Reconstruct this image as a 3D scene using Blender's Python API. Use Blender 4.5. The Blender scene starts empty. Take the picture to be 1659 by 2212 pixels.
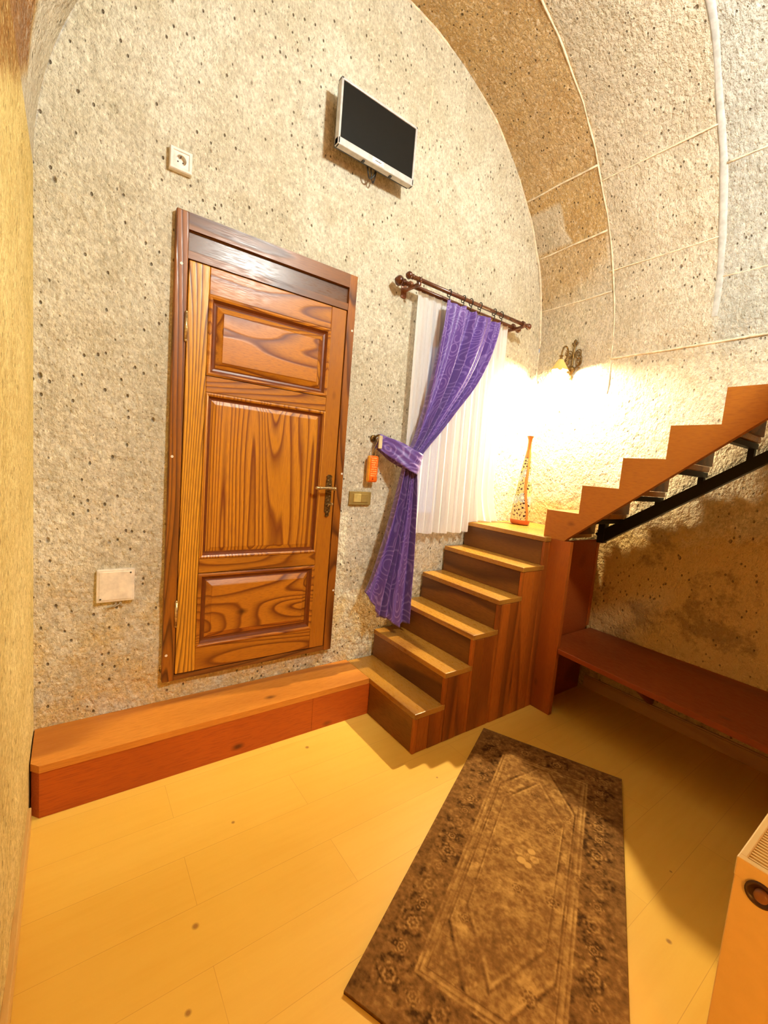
import bpy, bmesh, math, random
import numpy as np
from mathutils import Vector, Matrix, noise as mnoise

random.seed(7)
rng = np.random.default_rng(11)
SC = bpy.context.scene
COL = SC.collection
PI = math.pi

# ------------------------------------------------------------------ camera, world, lights, exposure
FPX = 931.4438                       # focal length in pixels of a 1659 x 2212 frame
YAW, PITCH, ROLL = 0.6309, -0.1042, 0.0844
fw = Vector((math.sin(YAW) * math.cos(PITCH), math.cos(YAW) * math.cos(PITCH), math.sin(PITCH)))
rt = Vector((math.cos(YAW), -math.sin(YAW), 0))
up = rt.cross(fw)
rt2 = math.cos(ROLL) * rt + math.sin(ROLL) * up
up2 = -math.sin(ROLL) * rt + math.cos(ROLL) * up
cam_d = bpy.data.cameras.new('camera')
cam = bpy.data.objects.new('camera', cam_d)
COL.objects.link(cam)
mw = Matrix.Identity(4)
for i in range(3):
    mw[i][0], mw[i][1], mw[i][2] = rt2[i], up2[i], -fw[i]
mw.translation = Vector((0.1184, -2.1012, 1.3777))
cam.matrix_world = mw
cam_d.sensor_fit = 'VERTICAL'
cam_d.sensor_height = 36.0
cam_d.lens = 36.0 * FPX / 2212.0
cam_d.clip_start = 0.01
SC.camera = cam

WORLD_COL, WORLD_STR = (0.50, 0.65, 1.0), 0.5
PENDANT_COL, PENDANT_W = (0.95, 0.97, 0.90), 185.0
SCONCE_COL, SCONCE_W = (1.0, 0.80, 0.48), 205.0
BEDSIDE_COL, BEDSIDE_W = (1.0, 0.46, 0.075), 30.0
EXPOSURE = 0.35

world = bpy.data.worlds.new('world')
SC.world = world
world.use_nodes = True
bg = world.node_tree.nodes['Background']
bg.inputs[0].default_value = (*WORLD_COL, 1)
bg.inputs[1].default_value = WORLD_STR
vs = SC.view_settings
vs.view_transform = 'Standard'
vs.look = 'None'
vs.exposure = EXPOSURE
vs.gamma = 1.0
vs.use_curve_mapping = False
SC.cycles.max_bounces = 8
SC.cycles.diffuse_bounces = 5
SC.cycles.sample_clamp_indirect = 6.0
SC.cycles.use_denoising = True

# ------------------------------------------------------------------ layout (metres)
W = 2.98                 # room width, left wall x=0, right wall x=W; door wall y=0
ZS, R = 2.33, 1.49       # springing height and radius of the barrel vault
YB = -3.6                # wall behind the camera
B, H1, H, X1, RUN, YS = 0.2566, 0.2072, 0.1685, 1.4636, 0.1782, -0.6543
XS, YP = 2.4113, -0.777
Y7, R2, H2 = -0.602, 0.1982, 0.1587
ZL = H1 + 5 * H          # landing

# ------------------------------------------------------------------ helpers
def link(o, parent=None):
    COL.objects.link(o)
    if parent is not None:
        o.parent = parent
    return o

def obj(name, bm, mat=None, parent=None, smooth=False, recalc=True):
    if recalc:
        bmesh.ops.recalc_face_normals(bm, faces=bm.faces)
    me = bpy.data.meshes.new(name)
    bm.to_mesh(me)
    bm.free()
    if mat is not None:
        for m in (mat if isinstance(mat, (list, tuple)) else [mat]):
            me.materials.append(m)
    if smooth:
        for p in me.polygons:
            p.use_smooth = True
    return link(bpy.data.objects.new(name, me), parent)

def tag(o, label, cat, group=None, kind=None):
    o['label'] = label
    o['category'] = cat
    if group:
        o['group'] = group
    if kind:
        o['kind'] = kind
    return o

def structure(o, label, cat):
    return tag(o, label, cat, kind='structure')

def empty(name, loc=(0, 0, 0)):
    o = bpy.data.objects.new(name, None)
    o.empty_display_size = 0.1
    o.location = loc
    return link(o)

def pbase(o):
    """children are built in world coordinates; undo the parent's offset"""
    for c in o.children:
        c.location = c.location - o.location
    return o

def box(bm, x0, x1, y0, y1, z0, z1, bev=0.0, seg=2, mi=0, rot=None):
    m = Matrix.Translation(((x0 + x1) / 2, (y0 + y1) / 2, (z0 + z1) / 2))
    if rot is not None:
        m = m @ rot
    m = m @ Matrix.Diagonal((abs(x1 - x0), abs(y1 - y0), abs(z1 - z0), 1))
    r = bmesh.ops.create_cube(bm, size=1, matrix=m)
    vset = set(r['verts'])
    fs = [f for f in bm.faces if f.verts[0] in vset and all(v in vset for v in f.verts)]
    for f in fs:
        f.material_index = mi
    if bev > 0:
        es = [e for e in bm.edges if e.verts[0] in vset and e.verts[1] in vset]
        bmesh.ops.bevel(bm, geom=es, offset=bev, segments=seg, affect='EDGES', profile=0.5)
    return bm

def prism(bm, pts, axis, a, b, mi=0):
    """extrude a polygon; axis 0: pts are (y,z), 1: (x,z), 2: (x,y)"""
    def P(p, t):
        return {0: (t, p[0], p[1]), 1: (p[0], t, p[1]), 2: (p[0], p[1], t)}[axis]
    va = [bm.verts.new(P(p, a)) for p in pts]
    vb = [bm.verts.new(P(p, b)) for p in pts]
    n = len(pts)
    fs = [bm.faces.new(va), bm.faces.new(vb[::-1])]
    for i in range(n):
        fs.append(bm.faces.new((va[i], vb[i], vb[(i + 1) % n], va[(i + 1) % n])))
    for f in fs:
        f.material_index = mi
    return bm

def tube(bm, pts, r, n=10, caps=True, mi=0, flat=1.0):
    pts = [Vector(p) for p in pts]
    rs = r if isinstance(r, (list, tuple)) else [r] * len(pts)
    t0 = (pts[1] - pts[0]).normalized()
    ref = Vector((0, 0, 1)) if abs(t0.z) < 0.9 else Vector((1, 0, 0))
    u = t0.cross(ref).normalized()
    rings = []
    for i, p in enumerate(pts):
        a = pts[max(i - 1, 0)]
        b = pts[min(i + 1, len(pts) - 1)]
        t = (b - a)
        t = t.normalized() if t.length > 1e-9 else t0
        u = (u - t * u.dot(t))
        u = u.normalized() if u.length > 1e-9 else t.orthogonal().normalized()
        v = t.cross(u)
        rings.append([bm.verts.new(p + (u * math.cos(2 * PI * k / n) + v * math.sin(2 * PI * k / n) * flat) * rs[i]) for k in range(n)])
    for i in range(len(rings) - 1):
        for k in range(n):
            f = bm.faces.new((rings[i][k], rings[i][(k + 1) % n], rings[i + 1][(k + 1) % n], rings[i + 1][k]))
            f.smooth = True
            f.material_index = mi
    if caps:
        for rg in (rings[0][::-1], rings[-1]):
            f = bm.faces.new(rg)
            f.material_index = mi
    return bm

def lathe(bm, prof, center, axis='Z', n=24, mi=0, caps=True):
    """prof: list of (radius, height along axis)"""
    c = Vector(center)
    ax = {'X': (Vector((0, 1, 0)), Vector((0, 0, 1)), Vector((1, 0, 0))),
          'Y': (Vector((0, 0, 1)), Vector((1, 0, 0)), Vector((0, 1, 0))),
          'Z': (Vector((1, 0, 0)), Vector((0, 1, 0)), Vector((0, 0, 1)))}[axis]
    rings = []
    for r, h in prof:
        rings.append([bm.verts.new(c + ax[2] * h + (ax[0] * math.cos(2 * PI * k / n) + ax[1] * math.sin(2 * PI * k / n)) * max(r, 1e-5)) for k in range(n)])
    for i in range(len(rings) - 1):
        for k in range(n):
            f = bm.faces.new((rings[i][k], rings[i][(k + 1) % n], rings[i + 1][(k + 1) % n], rings[i + 1][k]))
            f.smooth = True
            f.material_index = mi
    if caps:
        for rg in (rings[0][::-1], rings[-1]):
            f = bm.faces.new(rg)
            f.material_index = mi
    return bm

def sphere(bm, c, r, sx=1, sy=1, sz=1, seg=20, mi=0):
    m = Matrix.Translation(Vector(c)) @ Matrix.Diagonal((sx, sy, sz, 1))
    rr = bmesh.ops.create_uvsphere(bm, u_segments=seg, v_segments=seg // 2 + 2, radius=r, matrix=m)
    for v in rr['verts']:
        for f in v.link_faces:
            f.smooth = True
            f.material_index = mi
    return bm

def smoothpath(pts, n=8):
    """Catmull-Rom through the points"""
    P = [Vector(p) for p in pts]
    out = []
    for i in range(len(P) - 1):
        p0 = P[max(i - 1, 0)]; p1 = P[i]; p2 = P[i + 1]; p3 = P[min(i + 2, len(P) - 1)]
        for k in range(n):
            t = k / n
            out.append(0.5 * ((2 * p1) + (p2 - p0) * t + (2 * p0 - 5 * p1 + 4 * p2 - p3) * t * t + (3 * p1 - p0 - 3 * p2 + p3) * t ** 3))
    out.append(P[-1])
    return out

def fbm(x, y, z, s, o=4):
    v = 0.0; a = 0.5
    for _ in range(o):
        v += a * mnoise.noise(Vector((x * s, y * s, z * s)))
        s *= 2.03; a *= 0.5
    return v

# ------------------------------------------------------------------ materials
class NT:
    def __init__(self, name):
        self.m = bpy.data.materials.new(name)
        self.m.use_nodes = True
        self.t = self.m.node_tree
        self.b = self.t.nodes['Principled BSDF']
        self.out = self.t.nodes['Material Output']
    def n(self, typ, **kw):
        nd = self.t.nodes.new(typ)
        for k, v in kw.items():
            setattr(nd, k, v)
        return nd
    def l(self, a, b):
        self.t.links.new(a, b)
    def val(self, sock, v):
        if hasattr(v, 'is_linked') or hasattr(v, 'links'):
            self.l(v, sock)
        else:
            sock.default_value = v
    def math(self, op, a, b=None, c=None, clamp=False):
        nd = self.n('ShaderNodeMath', operation=op)
        nd.use_clamp = clamp
        self.val(nd.inputs[0], a)
        if b is not None: self.val(nd.inputs[1], b)
        if c is not None: self.val(nd.inputs[2], c)
        return nd.outputs[0]
    def coords(self, kind='Object', scale=(1, 1, 1), rot=(0, 0, 0), loc=(0, 0, 0)):
        tc = self.n('ShaderNodeTexCoord')
        mp = self.n('ShaderNodeMapping')
        mp.inputs['Scale'].default_value = scale
        mp.inputs['Rotation'].default_value = rot
        mp.inputs['Location'].default_value = loc
        self.l(tc.outputs[kind], mp.inputs[0])
        return mp.outputs[0]
    def noise(self, vec, scale, detail=3, rough=0.55, dist=0.0):
        nd = self.n('ShaderNodeTexNoise')
        self.l(vec, nd.inputs['Vector'])
        nd.inputs['Scale'].default_value = scale
        nd.inputs['Detail'].default_value = detail
        nd.inputs['Roughness'].default_value = rough
        nd.inputs['Distortion'].default_value = dist
        return nd.outputs[0]
    def voro(self, vec, scale, feature='F1', rnd=1.0):
        nd = self.n('ShaderNodeTexVoronoi', feature=feature)
        self.l(vec, nd.inputs['Vector'])
        nd.inputs['Scale'].default_value = scale
        nd.inputs['Randomness'].default_value = rnd
        return nd
    def ramp(self, fac, stops, interp='LINEAR'):
        nd = self.n('ShaderNodeValToRGB')
        cr = nd.color_ramp
        cr.interpolation = interp
        while len(cr.elements) > len(stops): cr.elements.remove(cr.elements[-1])
        while len(cr.elements) < len(stops): cr.elements.new(0.5)
        for e, (p, c) in zip(cr.elements, stops):
            e.position = p
            e.color = (*c, 1) if len(c) == 3 else c
        self.l(fac, nd.inputs[0])
        return nd.outputs[0]
    def mix(self, fac, a, b, blend='MIX'):
        nd = self.n('ShaderNodeMix', data_type='RGBA', blend_type=blend)
        self.val(nd.inputs['Factor'], fac)
        for s, v in ((nd.inputs['A'], a), (nd.inputs['B'], b)):
            if hasattr(v, 'links'): self.l(v, s)
            else: s.default_value = (*v, 1)
        return nd.outputs['Result']
    def mr(self, v, a, b, c=0.0, d=1.0):
        nd = self.n('ShaderNodeMapRange')
        self.l(v, nd.inputs[0])
        for i, x in enumerate((a, b, c, d)):
            nd.inputs[i + 1].default_value = x
        return nd.outputs[0]
    def bump(self, h, strength=0.5, dist=0.01, prev=None):
        nd = self.n('ShaderNodeBump')
        nd.inputs['Strength'].default_value = strength
        nd.inputs['Distance'].default_value = dist
        self.l(h, nd.inputs['Height'])
        if prev is not None: self.l(prev, nd.inputs['Normal'])
        return nd.outputs[0]
    def attr(self, name):
        nd = self.n('ShaderNodeAttribute')
        nd.attribute_name = name
        return nd
    def base(self, c):
        if hasattr(c, 'links'): self.l(c, self.b.inputs['Base Color'])
        else: self.b.inputs['Base Color'].default_value = (*c, 1)
    def set(self, **kw):
        for k, v in kw.items():
            s = self.b.inputs[k.replace('_', ' ')]
            if hasattr(v, 'links'): self.l(v, s)
            else: s.default_value = v

def plain(name, col, rough=0.5, metal=0.0, spec=0.5, noise_amt=0.12, scale=30):
    k = NT(name)
    v = k.noise(k.coords(), scale, 4)
    c = k.mix(k.mr(v, 0.35, 0.65), tuple(x * (1 - noise_amt) for x in col), tuple(min(1, x * (1 + noise_amt)) for x in col))
    k.base(c)
    k.set(Roughness=rough, Metallic=metal, Specular_IOR_Level=spec)
    return k.m

def wood(name, light, dark, grain='Z', figure=7.0, scale=3.0, rough=0.35, stretch=0.12, seed=0.0, knots=True, spec=0.4, island=0.0, contrast=1.0):
    """flat-sawn pine: contour lines of stretched noise, along the given axis"""
    k = NT(name)
    s = {'X': (stretch, 1, 1), 'Y': (1, stretch, 1), 'Z': (1, 1, stretch)}[grain]
    vec = k.coords('Object', s, loc=(seed, seed * 1.7, seed * 0.6))
    if island:
        geo = k.n('ShaderNodeNewGeometry')
        off = k.n('ShaderNodeVectorMath', operation='ADD')
        mul = k.math('MULTIPLY', geo.outputs['Random Per Island'], 37.0)
        cmb = k.n('ShaderNodeCombineXYZ')
        for i in range(3): k.l(mul, cmb.inputs[i])
        k.l(vec, off.inputs[0]); k.l(cmb.outputs[0], off.inputs[1])
        vec = off.outputs[0]
    n = k.noise(vec, scale, 1.5, 0.45)
    ph = k.math('MULTIPLY', n, figure * 6.283)
    fr_ = k.math('FRACT', k.math('DIVIDE', ph, 6.283))
    w = k.ramp(fr_, [(0.0, (0.15,) * 3), (0.10, (0.95,) * 3), (0.45, (0.85,) * 3), (0.78, (0.30,) * 3), (0.93, (0.0,) * 3), (1.0, (0.15,) * 3)])
    c = k.ramp(w, [(0.0, dark), (0.35, tuple(d * 0.45 + l * 0.55 for d, l in zip(dark, light))), (0.75, light), (1.0, tuple(min(1, x * 1.12) for x in light))])
    if contrast < 1:
        mid = tuple(d * 0.4 + l * 0.6 for d, l in zip(dark, light))
        c = k.mix(1 - contrast, c, mid)
    fine = k.noise(k.coords('Object', tuple(x * (40 if x == 1 else 30) for x in s)), 6, 3)
    c = k.mix(k.mr(fine, 0.3, 0.7, 0.0, 0.35), c, tuple(x * 0.55 for x in light), 'MULTIPLY') if False else k.mix(k.mr(fine, 0.45, 0.75, 0.0, 0.45), c, dark)
    big = k.noise(k.coords('Object', loc=(seed, 1, 2)), 2.4, 3)
    c = k.mix(k.mr(big, 0.4, 0.7, 0.0, 0.4), c, tuple(d * 0.5 + l * 0.5 for d, l in zip(dark, light)))
    if knots:
        vk = k.voro(k.coords('Object', tuple((2.6 if x == 1 else 1.4) for x in s), loc=(seed * 3.1, seed, 0.3)), 1.6)
        kn = k.mr(vk.outputs['Distance'], 0.02, 0.085, 1.0, 0.0)
        c = k.mix(k.math('MULTIPLY', kn, 0.85, clamp=True), c, tuple(x * 0.35 for x in dark))
    if island:
        hv = k.n('ShaderNodeHueSaturation')
        k.l(c, hv.inputs['Color'])
        k.l(k.mr(geo.outputs['Random Per Island'], 0, 1, 1 - island, 1 + island), hv.inputs['Value'])
        c = hv.outputs[0]
    k.base(c)
    k.set(Roughness=k.mr(fine, 0.3, 0.7, rough - 0.08, rough + 0.12), Specular_IOR_Level=spec)
    k.l(k.bump(w, 0.12, 0.004), k.b.inputs['Normal'])
    return k.m

def stone(name, a, b, dark_amt=1.0, stained=False, grime=None, bumpy=1.0, plaster=None):
    k = NT(name)
    co = k.coords()
    big = k.noise(co, 1.5, 4, 0.6)
    mid = k.noise(co, 7.0, 5, 0.65, 0.4)
    c = k.mix(k.mr(big, 0.38, 0.62), a, b)
    c = k.mix(k.mr(mid, 0.42, 0.75, 0.0, 0.75), c, tuple(x * y for x, y in zip(b, (0.82, 0.78, 0.7))))
    # pale lime smears
    sm = k.noise(k.coords('Object', (1.6, 1.6, 0.9), loc=(4, 2, 1)), 2.3, 6, 0.7)
    c = k.mix(k.mr(sm, 0.56, 0.70, 0.0, 0.55), c, tuple(min(1, x * 1.12) for x in a))
    # greenish patches
    gr = k.noise(k.coords('Object', loc=(9, 5, 3)), 2.0, 5, 0.7)
    c = k.mix(k.mr(gr, 0.60, 0.75, 0.0, 0.35), c, (b[0] * 0.78, b[1] * 0.86, b[2] * 0.72))
    if grime is not None:
        pos = k.n('ShaderNodeSeparateXYZ')
        k.l(co, pos.inputs[0])
        zz = k.math('ADD', pos.outputs[2], k.math('MULTIPLY', k.math('SUBTRACT', k.noise(co, 3.2, 5, 0.7), 0.5), 1.6))
        gm = k.mr(zz, grime[1] - 0.15, grime[1] + 0.15, 1.0, 0.0)
        patch = k.mr(k.noise(k.coords('Object', loc=(1, 7, 2)), 5.0, 6, 0.7), 0.42, 0.58)
        c = k.mix(k.math('MULTIPLY', k.math('MULTIPLY', gm, patch), 0.75), c, grime[0])
    if stained:
        st = k.attr('stain_shade')  # up to one: stained stone; above one: shadow painted in brown
        c2 = k.mix(k.mr(mid, 0.4, 0.7), (0.50, 0.335, 0.125), (0.42, 0.255, 0.075))
        c = k.mix(k.math('MINIMUM', st.outputs['Fac'], 1.0), c, c2)
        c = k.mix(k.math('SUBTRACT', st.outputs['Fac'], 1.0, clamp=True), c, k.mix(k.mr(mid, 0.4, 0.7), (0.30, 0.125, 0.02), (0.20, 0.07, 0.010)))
        gy = k.attr('grey')
        c = k.mix(gy.outputs['Fac'], c, k.mix(k.mr(mid, 0.4, 0.7), (0.44, 0.46, 0.42), (0.32, 0.335, 0.29)))
    sp = k.noise(k.coords('Object', (1, 1, 0.72), loc=(2, 2, 7)), 44.0, 4, 0.7)
    c = k.mix(k.mr(sp, 0.50, 0.72, 0.0, 0.6), c, tuple(x * 0.55 for x in b))
    c = k.mix(k.mr(sp, 0.48, 0.30, 0.0, 0.5), c, tuple(min(1, x * 1.25) for x in a))
    # fine grain
    gn = k.noise(k.coords('Object', (1, 1, 0.7)), 95.0, 3, 0.6)
    c = k.mix(k.mr(gn, 0.45, 0.72, 0.0, 0.5), c, tuple(x * 0.5 for x in b))
    c = k.mix(k.mr(gn, 0.40, 0.28, 0.0, 0.6), c, tuple(min(1, x * 1.35) for x in a))
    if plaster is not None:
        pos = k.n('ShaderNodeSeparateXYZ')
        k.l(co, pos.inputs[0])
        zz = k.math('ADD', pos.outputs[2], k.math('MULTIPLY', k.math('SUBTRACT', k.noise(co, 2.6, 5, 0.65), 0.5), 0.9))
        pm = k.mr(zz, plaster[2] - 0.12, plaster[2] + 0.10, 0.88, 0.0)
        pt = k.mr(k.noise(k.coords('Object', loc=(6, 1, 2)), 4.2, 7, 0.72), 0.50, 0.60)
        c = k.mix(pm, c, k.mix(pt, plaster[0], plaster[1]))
    # dark pumice flecks
    v1 = k.voro(k.coords('Object', (1.15, 1.15, 0.75)), 34.0)
    sep = k.n('ShaderNodeSeparateColor'); k.l(v1.outputs['Color'], sep.inputs[0])
    f1 = k.math('MULTIPLY', k.mr(v1.outputs['Distance'], 0.10, 0.20, 1.0, 0.0), k.math('GREATER_THAN', sep.outputs[0], 0.66))
    v2 = k.voro(k.coords('Object', (1.1, 1.1, 0.7), loc=(3, 1, 5)), 13.0)
    sep2 = k.n('ShaderNodeSeparateColor'); k.l(v2.outputs['Color'], sep2.inputs[0])
    f2 = k.math('MULTIPLY', k.mr(v2.outputs['Distance'], 0.05, 0.12, 1.0, 0.0), k.math('GREATER_THAN', sep2.outputs[1], 0.72))
    v3 = k.voro(k.coords('Object', (1.15, 1.15, 0.7), loc=(1, 6, 2)), 75.0)
    sep3 = k.n('ShaderNodeSeparateColor'); k.l(v3.outputs['Color'], sep3.inputs[0])
    f3 = k.math('MULTIPLY', k.mr(v3.outputs['Distance'], 0.12, 0.26, 0.7, 0.0), k.math('GREATER_THAN', sep3.outputs[2], 0.72))
    fl = k.math('MULTIPLY', k.math('MAXIMUM', k.math('MAXIMUM', f1, f3), f2), 0.8 * dark_amt)
    c = k.mix(fl, c, (0.09, 0.055, 0.025))
    k.base(c)
    k.set(Roughness=0.92, Specular_IOR_Level=0.15)
    hh = k.math('ADD', k.math('MULTIPLY', gn, 0.35), k.math('MULTIPLY', k.noise(k.coords('Object', (1, 1, 0.8)), 34, 4, 0.6), 0.9))
    hh = k.math('SUBTRACT', hh, k.math('MULTIPLY', k.math('MAXIMUM', f1, f2), 0.5))
    k.l(k.bump(hh, 1.0 * bumpy, 0.02), k.b.inputs['Normal'])
    return k.m

STONE = stone('tuff_stone', (0.74, 0.71, 0.575), (0.60, 0.555, 0.41), grime=((0.68, 0.50, 0.18), 0.75))
STONE_V = stone('vault_stone', (0.66, 0.615, 0.485), (0.54, 0.485, 0.36), stained=True, dark_amt=1.0)
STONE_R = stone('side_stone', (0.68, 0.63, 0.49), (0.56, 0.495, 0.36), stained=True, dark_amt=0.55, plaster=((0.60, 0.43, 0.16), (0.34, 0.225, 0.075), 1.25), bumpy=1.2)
STONE_L = stone('plastered_stone', (0.80, 0.65, 0.29), (0.66, 0.50, 0.18), stained=True, dark_amt=0.6, bumpy=0.8)  # the mask on this wall holds only the painted shadow
MORTAR = plain('lime_mortar', (0.68, 0.60, 0.44), 0.9, noise_amt=0.2, spec=0.1)
MORTAR_G = plain('grey_mortar', (0.46, 0.47, 0.44), 0.9, noise_amt=0.15, spec=0.1)

DL, DD = (0.68, 0.245, 0.028), (0.17, 0.030, 0.004)
W_STILE = wood('door_stile_wood', (0.70, 0.3294, 0.022), (0.12, 0.0244, 0.003), 'Z', 38, 3.6, stretch=0.085, seed=2.3, knots=False, spec=0.5)
W_STILE2 = wood('door_lock_stile_wood', (0.44, 0.1647, 0.010), (0.22, 0.0586, 0.004), 'Z', 3, 2.4, stretch=0.1, seed=5.1, spec=0.45, contrast=0.55)
W_RAIL = wood('door_rail_wood', (0.44, 0.1647, 0.010), (0.15, 0.0342, 0.003), 'X', 20, 4.4, stretch=0.14, seed=1.2, spec=0.45)
W_PANEL_H = wood('door_panel_wood', (0.47, 0.1732, 0.010), (0.15, 0.0317, 0.003), 'X', 30, 3.6, stretch=0.2, seed=4.4, spec=0.5)
W_PANEL_V = wood('door_centre_panel_wood', (0.55, 0.2196, 0.012), (0.17, 0.0366, 0.003), 'Z', 36, 3.6, stretch=0.085, seed=7.7, knots=False, spec=0.5)
W_FRAME = wood('door_frame_wood', (0.31, 0.1025, 0.008), (0.07, 0.0171, 0.003), 'Z', 20, 5.0, stretch=0.09, seed=9.1, knots=False, spec=0.5)
W_FRAME_H = wood('door_header_wood', (0.22, 0.0781, 0.010), (0.07, 0.0195, 0.004), 'X', 14, 5.0, stretch=0.09, seed=9.4, knots=False, spec=0.5)
W_TRANS = wood('transom_wood', (0.13, 0.0488, 0.010), (0.05, 0.0146, 0.004), 'X', 4, 3.0, rough=0.30, seed=3.9, knots=False, spec=0.55, contrast=0.6)
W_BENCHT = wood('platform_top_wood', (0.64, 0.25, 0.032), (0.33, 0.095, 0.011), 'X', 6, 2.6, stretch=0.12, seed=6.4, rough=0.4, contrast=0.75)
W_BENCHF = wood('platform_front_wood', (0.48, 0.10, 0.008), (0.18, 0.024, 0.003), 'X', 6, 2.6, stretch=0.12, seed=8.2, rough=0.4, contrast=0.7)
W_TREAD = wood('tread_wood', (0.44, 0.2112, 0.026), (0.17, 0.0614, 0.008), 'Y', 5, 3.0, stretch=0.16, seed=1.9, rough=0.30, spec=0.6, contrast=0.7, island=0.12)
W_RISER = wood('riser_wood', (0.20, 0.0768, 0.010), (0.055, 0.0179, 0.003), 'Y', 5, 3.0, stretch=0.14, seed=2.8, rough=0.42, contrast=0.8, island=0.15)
W_SIDE = wood('side_plank_wood', (0.37, 0.0998, 0.007), (0.11, 0.0256, 0.003), 'Z', 5, 3.0, stretch=0.12, seed=3.3, rough=0.42, contrast=0.7, island=0.28)
W_STRING = wood('stringer_wood', (0.42, 0.1434, 0.012), (0.22, 0.0563, 0.006), 'Y', 3, 2.6, stretch=0.2, seed=5.9, rough=0.42, contrast=0.6)
W_POST = wood('post_wood', (0.38, 0.0986, 0.009), (0.20, 0.0403, 0.005), 'Z', 3, 2.6, stretch=0.15, seed=4.8, rough=0.4, contrast=0.5)
W_SHELF = wood('shelf_wood', (0.30, 0.0616, 0.007), (0.12, 0.0224, 0.004), 'Y', 3, 2.6, stretch=0.15, seed=7.1, rough=0.42, contrast=0.6)
W_ROD = wood('rod_wood', (0.24, 0.085, 0.030), (0.09, 0.026, 0.010), 'X', 3, 3.0, seed=6.6, rough=0.28, knots=False, spec=0.6)
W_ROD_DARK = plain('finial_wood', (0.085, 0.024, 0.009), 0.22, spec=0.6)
W_WIN = wood('window_frame_wood', (0.30, 0.12, 0.04), (0.12, 0.04, 0.01), 'Z', 3, 3.0, seed=6.0, knots=False)
STEEL = plain('black_steel', (0.012, 0.010, 0.009), 0.5, 0.3)
BRONZE = plain('aged_bronze', (0.17, 0.10, 0.028), 0.42, 0.75, noise_amt=0.5, scale=90)
BRASS = plain('pale_brass', (0.55, 0.42, 0.22), 0.3, 0.8, noise_amt=0.3, scale=120)
WHITE = plain('white_plastic', (0.80, 0.77, 0.70), 0.35)
CREAM = plain('cream_plastic', (0.76, 0.70, 0.58), 0.5)
DARK = plain('dark_hole', (0.035, 0.010, 0.006), 0.5)
BLACK = plain('black_plastic', (0.02, 0.02, 0.02), 0.4)
GOLD = plain('gold_plastic', (0.38, 0.28, 0.085), 0.35, 0.3)
GOLD_L = plain('gold_rocker', (0.56, 0.44, 0.15), 0.35, 0.2)
SILVER = plain('silver_plastic', (0.56, 0.56, 0.55), 0.35, 0.2)
SILVER_D = plain('silver_dark', (0.42, 0.46, 0.47), 0.35, 0.2)
SCREEN = plain('dark_screen', (0.004, 0.004, 0.004), 0.28, spec=0.25)
HEATER = plain('enamel', (0.78, 0.56, 0.24), 0.45, noise_amt=0.02)

def floor_mat():
    k = NT('laminate_floor')
    br = k.n('ShaderNodeTexBrick')
    br.offset = 0.37
    k.l(k.coords('Object', loc=(0.35, 0.11, 0)), br.inputs['Vector'])
    br.inputs['Color1'].default_value = (0.81, 0.515, 0.085, 1)
    br.inputs['Color2'].default_value = (0.77, 0.475, 0.07, 1)
    br.inputs['Mortar'].default_value = (0.60, 0.32, 0.05, 1)
    br.inputs['Scale'].default_value = 1.0
    br.inputs['Mortar Size'].default_value = 0.0010
    br.inputs['Mortar Smooth'].default_value = 0.4
    br.inputs['Brick Width'].default_value = 1.25
    br.inputs['Row Height'].default_value = 0.19
    c = br.outputs['Color']
    g = k.noise(k.coords('Object', (0.8, 9, 1)), 3.0, 5, 0.6)
    c = k.mix(k.mr(g, 0.42, 0.7, 0.0, 0.5), c, (0.73, 0.42, 0.052))
    g2 = k.noise(k.coords('Object', (1, 1, 1)), 2.2, 4, 0.6)
    c = k.mix(k.mr(g2, 0.4, 0.7, 0.0, 0.3), c, (0.84, 0.565, 0.115))
    # small dark marks in the boards
    tc = k.coords()
    for (x, y, r) in ((0.42, -0.93, 0.012), (0.36, -1.13, 0.010), (1.05, -0.36, 0.012), (1.47, -0.83, 0.006), (1.13, -1.95, 0.012), (1.62, -1.72, 0.010), (0.62, -0.62, 0.008), (1.9, -1.62, 0.006)):
        d = k.n('ShaderNodeVectorMath', operation='DISTANCE')
        k.l(tc, d.inputs[0])
        d.inputs[1].default_value = (x, y, 0)
        c = k.mix(k.mr(d.outputs['Value'], r * 0.4, r, 0.75, 0.0), c, (0.24, 0.09, 0.02))
    k.base(c)
    k.set(Roughness=0.42, Specular_IOR_Level=0.35)
    k.l(k.bump(br.outputs['Fac'], -0.15, 0.002), k.b.inputs['Normal'])
    return k.m
FLOOR = floor_mat()

def attr_mat(name, rough=0.8, spec=0.2, fuzz=0.0, bump=0.0, metal=0.0):
    k = NT(name)
    a = k.attr('col')
    k.base(a.outputs['Color'])
    k.set(Roughness=rough, Specular_IOR_Level=spec)
    if bump:
        k.l(k.bump(k.noise(k.coords(), 420, 2), bump, 0.003), k.b.inputs['Normal'])
    return k.m
RUG = attr_mat('rug_pile', 0.95, 0.05, bump=0.6)
VASE = attr_mat('painted_gourd', 0.4, 0.4)

def emit(name, col, strength):
    k = NT(name)
    k.b.inputs['Base Color'].default_value = (*col, 1)
    k.b.inputs['Emission Color'].default_value = (*col, 1)
    k.b.inputs['Emission Strength'].default_value = strength
    return k.m

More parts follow.
